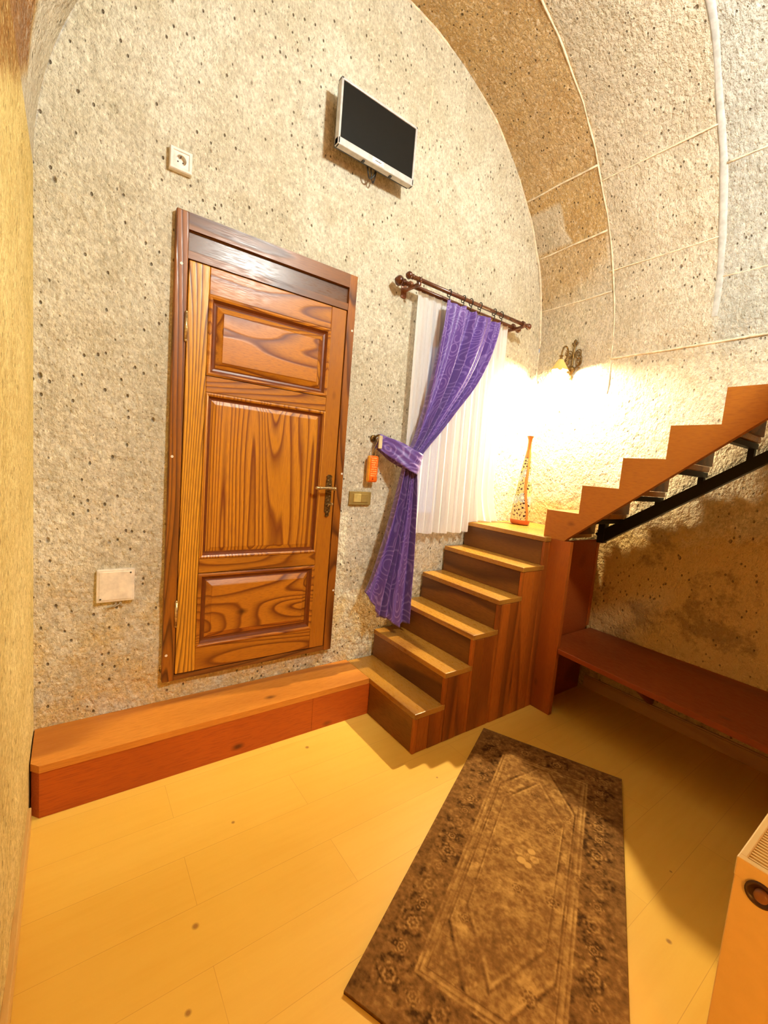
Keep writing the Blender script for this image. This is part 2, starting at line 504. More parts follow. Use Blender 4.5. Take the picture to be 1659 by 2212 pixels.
def fabric_mat():
    k = NT('purple_damask')
    uv = k.coords('UV')
    v = k.voro(uv, 9.0)
    ph = k.math('MULTIPLY', v.outputs['Distance'], 36.0)
    ph = k.math('ADD', ph, k.math('MULTIPLY', k.noise(uv, 7, 1), 5.0))
    s = k.math('SINE', ph)
    lines = k.mr(s, 0.35, 0.85)
    gate = k.mr(k.noise(uv, 16, 1), 0.36, 0.46)
    m = k.math('MULTIPLY', lines, gate)
    weave = k.noise(k.coords('UV', (1, 3, 1)), 160, 2)
    c = k.mix(k.mr(weave, 0.3, 0.7), (0.095, 0.045, 0.25), (0.145, 0.075, 0.34))
    c = k.mix(k.math('MULTIPLY', m, 0.5), c, (0.36, 0.25, 0.62))
    k.base(c)
    k.set(Roughness=0.42, Specular_IOR_Level=0.35, Sheen_Weight=0.25)
    k.l(k.bump(m, 0.15, 0.002), k.b.inputs['Normal'])
    return k.m
PURPLE = fabric_mat()

def sheer_mat():
    k = NT('white_voile')
    t = k.t
    w = k.noise(k.coords('Object', (1, 1, 0.3)), 200, 2)
    col = k.mix(w, (0.86, 0.86, 0.85), (0.94, 0.94, 0.93))
    d = k.n('ShaderNodeBsdfDiffuse'); k.l(col, d.inputs[0])
    tl = k.n('ShaderNodeBsdfTranslucent'); k.l(col, tl.inputs[0])
    tr = k.n('ShaderNodeBsdfTransparent')
    m1 = k.n('ShaderNodeMixShader'); m1.inputs[0].default_value = 0.22
    k.l(d.outputs[0], m1.inputs[1]); k.l(tl.outputs[0], m1.inputs[2])
    m2 = k.n('ShaderNodeMixShader'); m2.inputs[0].default_value = 0.22
    k.l(m1.outputs[0], m2.inputs[1]); k.l(tr.outputs[0], m2.inputs[2])
    k.l(m2.outputs[0], k.out.inputs['Surface'])
    return k.m
SHEER = sheer_mat()

def glass_mat(name, col, rough=0.05, trans=1.0):
    k = NT(name)
    k.base(col)
    k.set(Roughness=rough, Transmission_Weight=trans, IOR=1.45)
    return k.m
PANE = glass_mat('window_glass', (0.9, 0.95, 1.0), 0.0)

# ------------------------------------------------------------------ the room
def grid_mesh(name, mat, nu, nv, fn, keep=None, attrs=None, parent=None):
    """fn(i,j)->(x,y,z); keep(i,j)->bool per cell; attrs: {name: fn(x,y,z)}"""
    co = [fn(i, j) for i in range(nu + 1) for j in range(nv + 1)]
    fs = []
    for i in range(nu):
        for j in range(nv):
            if keep is None or keep(i, j):
                a = i * (nv + 1) + j
                fs.append((a, a + 1, a + nv + 2, a + nv + 1))
    me = bpy.data.meshes.new(name)
    me.from_pydata(co, [], fs)
    me.materials.append(mat)
    for p in me.polygons: p.use_smooth = True
    if attrs:
        for an, af in attrs.items():
            at = me.attributes.new(an, 'FLOAT', 'POINT')
            at.data.foreach_set('value', [float(af(*c)) for c in co])
    me.update()
    return link(bpy.data.objects.new(name, me), parent)

def sstep(a, b, x):
    t = min(1, max(0, (x - a) / (b - a)))
    return t * t * (3 - 2 * t)

def stain_shade(x, y, z):
    w = fbm(x + 3, y, z, 6) * 0.05
    if x > 1.0:
        m = sstep(-0.515, -0.495, y + w * 0.5)
        low = sstep(2.50, 2.75, z + w * 3 + y * 0.3)
        if z < 2.96:
            low = min(low, 0.75)
        m *= low
        # one clean block next to the door wall
        if 2.97 < z < 3.20 and y > -0.22 - (3.20 - z) * 0.25 + w:
            m *= 0.12
        if z >= 3.20:
            m *= 1.0
        return m * (0.86 + 0.14 * min(1, max(0, 0.5 + fbm(x, y, z, 3) * 2)))
    # left springing: a shadow painted in dark brown, further from the door wall
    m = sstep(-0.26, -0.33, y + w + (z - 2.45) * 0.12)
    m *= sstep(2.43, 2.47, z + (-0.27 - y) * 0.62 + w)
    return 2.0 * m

def grey(x, y, z):
    w = fbm(x, y + 5, z, 4) * 0.08
    return 0.85 * sstep(-1.09, -1.13, y + w * 0.3) * sstep(2.1, 2.3, z + w) if x > 1.49 else 0.0

# floor
bm = bmesh.new(); box(bm, -0.3, W + 0.3, YB - 0.3, 0.3, -0.12, 0)
structure(obj('floor', bm, FLOOR), 'pale yellow laminate floor of long boards', 'floor')

# door wall with the window opening
WX0, WX1, WZ0, WZ1 = 1.80, 2.45, 1.00, 2.325
nx = 120
xs_ = [W * i / nx for i in range(nx + 1)]
def snap(L, v):
    i = min(range(len(L)), key=lambda q: abs(L[q] - v)); L[i] = v; return i
ix0, ix1 = snap(xs_, WX0), snap(xs_, WX1)
nz1, nz2 = 94, 56
zs_ = [ZS * j / nz1 for j in range(nz1 + 1)]
jz0, jz1 = snap(zs_, WZ0), snap(zs_, WZ1)
def wall_pt(i, j):
    x = xs_[i]
    if j <= nz1:
        z = zs_[j]
    else:
        zt = ZS + math.sqrt(max(0.0, (R + 0.03) ** 2 - (x - R) ** 2))
        z = ZS + (zt - ZS) * (j - nz1) / nz2
    edge = 1.0
    d = max(0.0, fbm(x, 0, z, 2.2) + 0.25) * 0.012
    if 0.40 < x < 1.40 and 0.25 < z < 2.42: d *= 0.2
    if x < 0.9 and z < 0.8: d += max(0, fbm(x, 4, z, 5)) * 0.03 * (1 if z > 0.25 else 0)
    d *= min(1, x / 0.06, (W - x) / 0.06) if j <= nz1 else min(1, (nz1 + nz2 - j) / 5)
    return (x, max(d, 0.0), z)
wb = grid_mesh('wall_back', STONE, nx, nz1 + nz2, wall_pt, keep=lambda i, j: not (ix0 <= i < ix1 and jz0 <= j < jz1))
structure(wb, 'rough tuff stone end wall with the door under the vault arch', 'wall')
# reveal of the window (part of the wall, its own mesh)
bm = bmesh.new()
DEP = 0.34
for q in (((WX0, WZ0), (WX0, WZ1)), ((WX0, WZ1), (WX1, WZ1)), ((WX1, WZ1), (WX1, WZ0)), ((WX1, WZ0), (WX0, WZ0))):
    (xa, za), (xb, zb) = q
    vv = [bm.verts.new(p) for p in ((xa, 0.0, za), (xb, 0.0, zb), (xb, DEP, zb), (xa, DEP, za))]
    bm.faces.new(vv)
obj('window_reveal', bm, STONE, wb)

wl = grid_mesh('wall_left', STONE_L, 90, 60, lambda i, j: (-max(0.0, fbm(0, YB * i / 90, ZS * j / 60, 3) + 0.2) * 0.012 * min(1, i / 3, (60 - j) / 3), YB * i / 90, ZS * j / 60), attrs={'stain_shade': stain_shade, 'grey': lambda x, y, z: 0})
structure(wl, 'plastered yellowish stone wall at the left edge', 'wall')
wr = grid_mesh('wall_right', STONE_R, 120, 80, lambda i, j: (W + max(0.0, fbm(7, YB * i / 120, ZS * j / 80, 3) + 0.2) * 0.014 * min(1, i / 3, (80 - j) / 3), YB * i / 120, ZS * j / 80), attrs={'stain_shade': stain_shade, 'grey': grey})
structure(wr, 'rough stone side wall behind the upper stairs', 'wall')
wf = grid_mesh('wall_front', STONE_R, 40, 60, lambda i, j: (W * i / 40, YB, (ZS * j / 40) if j <= 40 else ZS + (math.sqrt(max(0, R * R - (W * i / 40 - R) ** 2))) * (j - 40) / 20), attrs={'stain_shade': lambda x, y, z: 0, 'grey': lambda x, y, z: 0})
structure(wf, 'stone wall at the other end of the room', 'wall')

NA, NY = 150, 150
def vault_pt(i, j):
    a = PI * i / NA
    y = YB * (j / NY) ** 1.25
    x0, z0 = R - R * math.cos(a), ZS + R * math.sin(a)
    d = max(0.0, fbm(x0, y, z0, 2.5) + 0.2) * 0.014 * min(1, math.sin(a) * 4, j / 5)
    return (R - (R + d) * math.cos(a), y, ZS + (R + d) * math.sin(a))
ce = grid_mesh('ceiling', STONE_V, NA, NY, vault_pt, attrs={'stain_shade': stain_shade, 'grey': grey})
structure(ce, 'barrel vault of tuff blocks with orange stained stones beside the door wall', 'ceiling')

def vp(xang, y, dr=0.0):
    """point on the right wall / vault: xang = height if below the springing, else angle from the right springing"""
    return Vector((R + (R + dr) * math.cos(xang), y, ZS + (R + dr) * math.sin(xang)))
# mortar joints
def joint(bm, pts, r):
    pts = [Vector(p) + Vector((0, mnoise.noise(Vector(p) * 6) * 0.008, mnoise.noise(Vector(p) * 5) * 0.006)) for p in pts]
    rs = [r * (0.75 + 0.5 * abs(mnoise.noise(p * 9))) for p in pts]
    tube(bm, pts, rs, 8)
bm = bmesh.new()
joint(bm, [vp(a, -0.5 - 0.05 * (1 - min(1, a / 0.6)), 0.003) for a in np.linspace(0, 2.2, 70)], 0.006)
angz = lambda z: math.asin((z - ZS) / R)
for za, zb, y0, y1 in ((2.955, 2.969, -0.0, -0.50), (3.27, 3.27, 0.0, -0.5), (2.62, 2.63, 0, -0.52)):
    joint(bm, [vp(angz(za + (zb - za) * t), y0 + (y1 - y0) * t, 0.003) for t in np.linspace(0, 1, 16)], 0.007)
for za, y0, y1 in ((2.75, -0.5, -1.1), (3.2, -0.5, -1.1), (3.05, -1.12, -2.2), (2.55, -1.12, -2.4)):
    joint(bm, [vp(angz(za), y0 + (y1 - y0) * t, 0.004) for t in np.linspace(0, 1, 24)], 0.0055)
obj('mortar_joint', bm, MORTAR, ce, True)
bm = bmesh.new()
prev_ = None
for a in np.linspace(0.015, 2.0, 110):
    wv = 0.012 * mnoise.noise(Vector((a * 4, 1, 2))); hw = 0.021 + 0.007 * mnoise.noise(Vector((a * 6, 7, 3)))
    row_ = [bm.verts.new(vp(a, -1.105 + wv + hw * u_, dr)) for u_, dr in ((-1.1, 0.02), (-0.9, 0.003), (-0.4, -0.002), (0.4, -0.002), (0.9, 0.003), (1.1, 0.02))]
    if prev_:
        for q in range(5):
            bm.faces.new((prev_[q], prev_[q + 1], row_[q + 1], row_[q]))
    prev_ = row_
obj('wide_mortar_joint', bm, MORTAR_G, ce, True)
bm = bmesh.new()
joint(bm, [(W + 0.004, -0.555 - 0.01 * t, 1.98 + (ZS - 1.98) * (1 - t)) for t in np.linspace(0, 1, 12)], 0.006)
joint(bm, [(W + 0.003, -0.56 - 0.84 * t, 2.207 + 0.005 * t) for t in np.linspace(0, 1, 30)], 0.008)
obj('mortar_joint', bm, MORTAR, wr, True)
bm = bmesh.new()
joint(bm, [(1.745 + 0.01 * math.sin(9 * z), 0.006, z) for z in np.linspace(2.98, 3.52, 24)], 0.010)
obj('mortar_joint', bm, MORTAR, wb, True)
# lime fillet along the arch and in the corners
bm = bmesh.new()
joint(bm, [(R - R * math.cos(a) * 0.998, 0.004, ZS + R * 0.998 * math.sin(a)) for a in np.linspace(0.85, PI - 0.02, 120)], 0.009)
joint(bm, [(W, 0.006, z) for z in np.linspace(0.9, ZS, 40)], 0.012)
structure(obj('trim_1', bm, MORTAR, None, True), 'lime mortar fillet along the arch between end wall and vault', 'trim')

# baseboards
bm = bmesh.new(); box(bm, W - 0.014, W + 0.005, -3.5, YS - 0.02, 0, 0.075, 0.003)
box(bm, W - 0.010, W + 0.005, -3.5, YS - 0.02, 0.075, 0.083, 0.002)
structure(obj('baseboard_right', bm, wood('baseboard_wood', (0.52, 0.31, 0.12), (0.38, 0.20, 0.07), 'Y', seed=3, knots=False, contrast=0.5)), 'light wooden skirting along the foot of the right wall', 'baseboard')
bm = bmesh.new(); box(bm, -0.006, 0.010, -3.5, -B - 0.02, 0, 0.07, 0.003)
structure(obj('baseboard_left', bm, wood('baseboard_left_wood', (0.66, 0.42, 0.14), (0.46, 0.26, 0.08), 'Y', seed=8, knots=False, contrast=0.5)), 'light wooden skirting along the foot of the left wall', 'baseboard')

# window behind the curtains
wn = structure(empty('window_1', (2.11, DEP, WZ0)), 'timber window in a deep reveal behind the white voile', 'window')
bm = bmesh.new()
t = 0.06
box(bm, WX0, WX0 + t, DEP - 0.05, DEP + 0.02, WZ0, WZ1, 0.005)
box(bm, WX1 - t, WX1, DEP - 0.05, DEP + 0.02, WZ0, WZ1, 0.005)
box(bm, WX0 + t, WX1 - t, DEP - 0.05, DEP + 0.02, WZ1 - t, WZ1, 0.005)
box(bm, WX0 + t, WX1 - t, DEP - 0.05, DEP + 0.02, WZ0, WZ0 + t, 0.005)
box(bm, 2.08, 2.14, DEP - 0.05, DEP + 0.02, WZ0 + t, WZ1 - t, 0.005)
obj('window_frame', bm, W_WIN, wn)
bm = bmesh.new(); box(bm, WX0 + t - 0.005, WX1 - t + 0.005, DEP - 0.012, DEP - 0.006, WZ0 + t - 0.005, WZ1 - t + 0.005)
obj('pane', bm, PANE, wn)
pbase(wn)

# ------------------------------------------------------------------ door
dr = structure(empty('door_1', (0.896, -0.02, 0.31)), 'stained pine panelled door in a brown frame with a transom board', 'door')
D0, D1, DZ0, DZ1 = 0.458, 1.334, 0.3095, 2.3595
FY = -0.030
def framed_rect(bm, x0, x1, z0, z1, rings, cap=True, mis=None):
    """nested rectangles: rings = [(inset, y)]"""
    prev = None
    for q, (ins, y) in enumerate(rings):
        vs_ = [bm.verts.new(p) for p in ((x0 + ins, y, z0 + ins), (x1 - ins, y, z0 + ins), (x1 - ins, y, z1 - ins), (x0 + ins, y, z1 - ins))]
        if prev:
            for i in range(4):
                f = bm.faces.new((prev[i], prev[(i + 1) % 4], vs_[(i + 1) % 4], vs_[i]))
                if mis: f.material_index = mis[q]
        prev = vs_
    if cap:
        bm.faces.new(prev)
    return bm
bm = bmesh.new()
box(bm, D0, 0.508, FY, 0.02, DZ0, DZ1, 0.004)
box(bm, 1.288, D1, FY, 0.02, DZ0, DZ1, 0.004)
box(bm, 0.505, 1.291, FY + 0.001, 0.02, 2.292, DZ1 - 0.001, 0, mi=1)
box(bm, 0.505, 1.291, FY + 0.004, 0.02, 2.178, 2.212, 0, mi=1)
box(bm, 0.505, 1.291, FY + 0.006, 0.02, DZ0, 0.335, 0, mi=1)
box(bm, 0.508, 1.288, 0.004, 0.02, 0.32, 2.3)
obj('door_frame', bm, [W_FRAME, W_FRAME_H], dr)
bm = bmesh.new()
framed_rect(bm, 0.507, 1.289, 2.211, 2.293, [(0, FY + 0.016), (0.004, FY + 0.018), (0.008, FY + 0.018)])
obj('transom_panel', bm, W_TRANS, dr)
LY = -0.026
def slab(x0, x1, z0, z1, y=LY, bev=0.004):
    b_ = bmesh.new(); box(b_, x0, x1, y, 0.0, z0, z1, bev); return b_
obj('stile', slab(0.512, 0.598, 0.338, 2.174), W_STILE, dr)
obj('stile', slab(1.197, 1.284, 0.338, 2.174), W_STILE2, dr)
for z0, z1 in ((2.058, 2.174), (1.640, 1.715), (0.812, 0.884), (0.338, 0.452)):
    obj('rail', slab(0.5975, 1.1975, z0, z1, LY + 0.0008), W_RAIL, dr)
MOULD = plain('dark_moulding', (0.16, 0.038, 0.005), 0.35)
def panel(z0, z1, mat, raised=True):
    b_ = bmesh.new()
    if raised:
        rg = [(0, LY - 0.003), (0.008, LY - 0.006), (0.016, LY - 0.002), (0.026, LY + 0.012), (0.034, LY + 0.014), (0.040, LY + 0.012), (0.062, LY + 0.001), (0.066, LY - 0.003), (0.070, LY - 0.003)]
        mi = [0, 0, 0, 1, 1, 1, 0, 0, 0]
    else:
        rg = [(0, LY - 0.003), (0.007, LY - 0.006), (0.014, LY - 0.002), (0.022, LY + 0.012), (0.030, LY + 0.013), (0.046, LY + 0.008), (0.050, LY + 0.006)]
        mi = [0, 0, 0, 1, 1, 0, 0]
    framed_rect(b_, 0.597, 1.198, z0, z1, rg, mis=mi)
    return obj('panel', b_, [mat, MOULD], dr)
panel(1.715, 2.058, W_PANEL_H)
panel(0.884, 1.640, W_PANEL_V, False)
panel(0.452, 0.812, W_PANEL_H)
for zc in (1.90, 0.632):
    bm = bmesh.new(); tube(bm, [(0.507, LY - 0.008, zc - 0.055), (0.507, LY - 0.008, zc + 0.055)], 0.0065, 12)
    sphere(bm, (0.507, LY - 0.008, zc + 0.058), 0.006, seg=10); sphere(bm, (0.507, LY - 0.008, zc - 0.058), 0.006, seg=10)
    obj('hinge', bm, BRASS, dr)
# handle: long ornate back plate, lever, key
bm = bmesh.new()
hx = 1.247
prof = [(-0.115, 0.004), (-0.108, 0.011), (-0.095, 0.009), (-0.085, 0.017), (0.085, 0.017), (0.095, 0.012), (0.106, 0.017), (0.115, 0.006)]
pts = [(hx + w_, 1.195 + z_) for z_, w_ in prof] + [(hx - w_, 1.195 + z_) for z_, w_ in reversed(prof)]
prism(bm, pts, 1, LY - 0.007, LY + 0.002)
for k_ in range(9):
    sphere(bm, (hx + 0.006 * math.sin(k_ * 2.1), LY - 0.007, 1.105 + 0.0215 * k_), 0.0065, 1, 0.5, 1, 8)
hd = obj('door_handle', bm, BRONZE, dr)
bm = bmesh.new()
tube(bm, [(hx, LY - 0.004, 1.238), (hx, LY - 0.045, 1.238)], 0.009, 12)
tube(bm, smoothpath([(hx + 0.012, LY - 0.045, 1.238), (hx - 0.02, LY - 0.047, 1.240), (hx - 0.06, LY - 0.046, 1.239), (hx - 0.085, LY - 0.045, 1.238)], 5), 0.0068, 12)
sphere(bm, (hx + 0.016, LY - 0.045, 1.238), 0.0105); sphere(bm, (hx - 0.090, LY - 0.045, 1.238), 0.0095)
lathe(bm, [(0.0095, -0.003), (0.0095, 0.003)], (hx - 0.074, LY - 0.045, 1.2385), 'X', 12)
obj('lever', bm, BRASS, hd)
bm = bmesh.new()
tube(bm, [(hx, LY - 0.004, 1.150), (hx, LY - 0.024, 1.150)], 0.0035, 8)
lathe(bm, [(0.010, -0.0015), (0.010, 0.0015)], (hx + 0.008, LY - 0.030, 1.152), 'X', 14)
tube(bm, [(hx, LY - 0.022, 1.150), (hx + 0.02, LY - 0.03, 1.154)], 0.004, 8)
tube(bm, [(hx - 0.001, LY - 0.018, 1.149), (hx - 0.004, LY - 0.016, 1.136)], 0.003, 8)
obj('key', bm, BRASS, hd)
# pale screw caps along the frame
for x, z in ((0.482, 2.147), (0.470, 1.345), (0.472, 0.44), (1.320, 2.08), (1.322, 1.32), (1.322, 0.66)):
    bm = bmesh.new()
    lathe(bm, [(0.006, -0.002), (0.005, 0.0005)], (x, FY, z), 'Y', 10)
    obj('screw_cap', bm, CREAM, dr)
pbase(dr)

# ------------------------------------------------------------------ entrance platform (first step along the door wall)
pf = tag(empty('entrance_platform', (0.73, -B / 2, 0)), 'low orange wooden platform along the wall beneath the door', 'platform')
TT = 0.028
bm = bmesh.new()
prism(bm, [(0.004, 0.0), (X1 - 0.001, 0.0), (X1 - 0.001, -B + 0.001), (0.03, -B - 0.004), (0.004, -B + 0.025)], 2, H1 - TT, H1)
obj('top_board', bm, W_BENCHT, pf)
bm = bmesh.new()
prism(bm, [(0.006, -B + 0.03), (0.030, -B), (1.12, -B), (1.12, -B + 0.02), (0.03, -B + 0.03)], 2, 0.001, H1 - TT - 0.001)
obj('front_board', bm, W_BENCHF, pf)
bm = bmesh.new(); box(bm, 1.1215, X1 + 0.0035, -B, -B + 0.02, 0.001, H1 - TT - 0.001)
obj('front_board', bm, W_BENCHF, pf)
pbase(pf)

# ------------------------------------------------------------------ lower flight
lf = tag(empty('lower_staircase', (1.9, -0.33, 0)), 'lower flight of brown wooden stairs climbing beside the curtained window', 'staircase')
zt = [H1 + H * i for i in range(6)]
xr = [X1 + RUN * i for i in range(6)]
for i in range(6):
    x1 = xr[i + 1] + 0.018 if i < 5 else XS + 0.0
    bm = bmesh.new()
    y_back = -B + 0.002 if i == 0 else -0.014
    box(bm, xr[i] - (0.0 if i else 0.0), x1, YS, -0.014, zt[i] - TT, zt[i], 0.003)
    if i == 5:
        bm.free(); bm = bmesh.new()
        box(bm, xr[5], XS - 0.0005, YS, -0.014, zt[i] - TT, zt[i], 0.003)
        box(bm, XS + 0.0005, XS + 0.26, -0.597, -0.014, zt[i] - TT, zt[i], 0.003)
        box(bm, XS + 0.261, W - 0.01, -0.597, -0.014, zt[i] - TT, zt[i], 0.003)
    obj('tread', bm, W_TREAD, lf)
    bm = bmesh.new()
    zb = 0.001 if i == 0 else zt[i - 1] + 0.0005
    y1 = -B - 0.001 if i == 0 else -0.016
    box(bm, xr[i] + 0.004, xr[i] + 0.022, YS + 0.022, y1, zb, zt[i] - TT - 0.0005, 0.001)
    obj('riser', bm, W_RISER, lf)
bm = bmesh.new()
for i in range(6):
    a = xr[i] + 0.001
    b = xr[i + 1] if i < 5 else XS - 0.002
    cuts = [a, a + 0.022, a + 0.022 + (b - a - 0.022) * (0.42 + 0.2 * random.random()), b] if i < 5 else [a, b]
    for u_, v_ in zip(cuts[:-1], cuts[1:]):
        box(bm, u_ + 0.0006, v_ - 0.0006, YS + 0.0005 + random.random() * 0.003, YS + 0.02, 0.001, zt[i] - TT - 0.001, 0.0015, 1)
obj('side_panel', bm, W_SIDE, lf)
pbase(lf)

# ------------------------------------------------------------------ upper flight
uf = tag(empty('upper_staircase', (2.69, -1.5, 1.05)), 'upper flight of reddish wooden stairs on a black steel frame along the right wall', 'staircase')
NST = 7
poly = [(-0.604, 1.043)]
poly = [(Y7 + 0.003, 1.041)]
for k_ in range(NST):
    y = Y7 - R2 * k_
    z = ZL + H2 * (k_ + 1)
    poly += [(y, z), (y - R2, z)]
ye, ze = poly[-1]
poly += [(ye, 1.707 - 0.8152 * (ye + 1.548)), (-1.548, 1.707), (-1.26, 1.472), (-0.754, 1.060)]
poly += [(YP, 1.044)] if False else [(-0.735, 1.041)]
bm = bmesh.new()
prism(bm, poly, 0, XS, XS + 0.034)
obj('stringer', bm, W_STRING, uf)
XT = 2.950
for k_ in range(NST):
    y = Y7 - R2 * k_
    z = ZL + H2 * (k_ + 1)
    bm = bmesh.new(); box(bm, XS + 0.036, XT, y - R2 - 0.012, y + 0.004, z - 0.03, z - 0.001, 0.003)
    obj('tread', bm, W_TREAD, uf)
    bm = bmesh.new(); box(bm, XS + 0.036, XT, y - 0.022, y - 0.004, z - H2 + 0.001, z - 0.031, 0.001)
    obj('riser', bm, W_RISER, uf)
bm = bmesh.new()
sl = (1.592 - 1.039) / (-1.449 + 0.672)
y0s, z0s = -0.672, 1.039
ye = Y7 - R2 * NST + 0.004
prism(bm, [(y0s + 0.03, z0s + 0.02), (y0s - 0.03, z0s - 0.028), (ye, z0s - 0.03 + sl * (ye - y0s)), (ye, z0s + 0.02 + sl * (ye - y0s))], 0, W - 0.062, W - 0.020)
box(bm, W - 0.072, W - 0.02, -0.705, -0.663, z0s - 0.035, ZL + H2 - 0.035, 0.002)
for k_ in range(NST):
    y = Y7 - R2 * k_ - R2 * 0.93
    z = ZL + H2 * (k_ + 1) - 0.032
    box(bm, XS + 0.04, W - 0.02, y - 0.018, y + 0.018, z - 0.028, z - 0.001, 0.001)
    zz = z0s + sl * (y - y0s)
    box(bm, W - 0.060, W - 0.030, y - 0.014, y + 0.014, min(zz, z - 0.03), z - 0.02, 0.001)
    box(bm, XS + 0.036, XS + 0.06, y - 0.014, y + R2 * 0.82, z - 0.045, z - 0.022, 0.001)
obj('steel_frame', bm, STEEL, uf)
pbase(uf)

# loft floor above the photographer, reached by the upper flight
bm = bmesh.new()
ZT = ZL + H2 * (NST + 1)
prism(bm, [(0.0, -1.80), (XS, -1.80), (XS, Y7 - R2 * NST - 0.003), (W, Y7 - R2 * NST - 0.003), (W, YB), (0.0, YB)], 2, ZT - 0.08, ZT)
structure(obj('loft_floor', bm, W_SHELF), 'wooden loft floor above the camera at the head of the stairs', 'loft')

# post board carrying the stringer, back panel under the landing, wall shelf
bm = bmesh.new()
box(bm, XS, XS + 0.030, YP, YS + 0.0185, 0.001, 1.0405, 0.002)
tag(obj('post_board', bm, W_POST), 'upright reddish board carrying the foot of the upper stair stringer', 'post')
pn = tag(empty('understair_panel', (2.7, YS, 0)), 'dark red wooden panel closing the space under the stair landing', 'panel')
bm = bmesh.new(); box(bm, XS + 0.032, W - 0.045, YS - 0.002, YS + 0.016, 0.001, ZL - TT - 0.002, 0.001)
obj('board', bm, W_SHELF, pn)
bm = bmesh.new(); box(bm, W - 0.044, W - 0.016, YS - 0.006, YS + 0.016, 0.43, ZL - TT - 0.01, 0.003)
obj('edge_trim', bm, W_POST, pn)
pbase(pn)
sh = tag(empty('wall_shelf', (2.69, -1.6, 0.4)), 'long low reddish wooden shelf along the right wall under the upper stairs', 'shelf')
bm = bmesh.new()
prism(bm, [(2.4115, YP - 0.003), (2.36, -1.48), (2.30, -2.2), (2.27, -3.5), (W - 0.004, -3.5), (W - 0.004, YS - 0.010), (XS + 0.034, YS - 0.010), (XS + 0.034, YP - 0.003)], 2, 0.385, 0.4136)
bmesh.ops.bevel(bm, geom=list(bm.edges), offset=0.003, segments=1, affect='EDGES')
obj('board', bm, W_SHELF, sh)
for y in (-1.1, -2.0, -2.9):
    bm = bmesh.new()
    prism(bm, [(W - 0.016, 0.10), (W - 0.016, 0.3845), (2.55, 0.3845), (2.55, 0.36), (W - 0.05, 0.10)], 1, y - 0.012, y + 0.012)
    obj('bracket', bm, W_SHELF, sh)
pbase(sh)

# ------------------------------------------------------------------ television
TY = -0.118
tv = tag(empty('television', (1.366, -0.1, 3.03)), 'small flat television with silver frame mounted high above the door', 'television')
def unlocal(x, z, y=TY):
    return x, z
tx0, tx1, tz0, tz1 = 1.119, 1.578, 2.868, 3.158
bm = bmesh.new()
fr = 0.012
box(bm, tx0, tx1, TY, TY + 0.035, tz1 - fr, tz1, 0.003)
box(bm, tx0, tx0 + fr, TY, TY + 0.035, tz0, tz1, 0.003)
box(bm, tx1 - fr, tx1, TY, TY + 0.035, tz0, tz1, 0.003)
box(bm, tx0, tx1, TY, TY + 0.035, tz0, tz0 + 0.034, 0.004)
obj('bezel', bm, SILVER, tv)
bm = bmesh.new(); box(bm, tx0 + fr - 0.002, tx1 - fr + 0.002, TY + 0.005, TY + 0.03, tz0 + 0.032, tz1 - fr + 0.002)
obj('screen', bm, SCREEN, tv)
bm = bmesh.new(); box(bm, tx0 + 0.004, tx1 - 0.004, TY + 0.03, TY + 0.05, tz0 + 0.004, tz1 - 0.004, 0.006)
box(bm, 1.24, 1.46, TY + 0.045, TY + 0.075, tz0 + 0.05, tz1 - 0.06, 0.008)
obj('back_cover', bm, BLACK, tv)
bm = bmesh.new()
xc = (tx0 + tx1) / 2
box(bm, xc - 0.035, xc + 0.035, TY - 0.0015, TY + 0.002, tz0 + 0.003, tz0 + 0.031, 0.001)
obj('logo_plate', bm, WHITE, tv)
bm = bmesh.new()
for k_ in range(6):
    box(bm, xc - 0.017 + k_ * 0.006, xc - 0.0128 + k_ * 0.006, TY - 0.0025, TY - 0.001, tz0 + 0.0155, tz0 + 0.0195)
obj('logo', bm, BLACK, tv)
bm = bmesh.new()
box(bm, xc - 0.05, xc + 0.05, -0.012, 0.012, 2.97, 3.09, 0.003)
box(bm, xc - 0.02, xc + 0.02, -0.05, -0.008, 3.0, 3.06, 0.003)
obj('wall_mount', bm, BLACK, tv)
bm = bmesh.new()
tube(bm, smoothpath([(xc - 0.03, TY + 0.06, 2.92), (xc - 0.02, TY + 0.06, 2.86), (xc, TY + 0.07, 2.842), (xc + 0.02, TY + 0.06, 2.862), (xc + 0.03, TY + 0.06, 2.92)]), 0.004, 8)
obj('cable', bm, BLACK, tv)
bm = bmesh.new()
tube(bm, smoothpath([(xc - 0.01, TY + 0.06, 2.92), (xc + 0.01, TY + 0.07, 2.85), (xc + 0.03, TY + 0.08, 2.838), (xc + 0.04, TY + 0.07, 2.91)]), 0.003, 8)
obj('cable', bm, BLACK, tv)
for dx in (-0.075, 0.09):
    bm = bmesh.new()
    box(bm, xc + dx - 0.006, xc + dx + 0.006, TY + 0.012, TY + 0.03, tz0 - 0.006, tz0 + 0.003, 0.001)
    obj('stand_socket', bm, BLACK, tv)
pbase(tv)

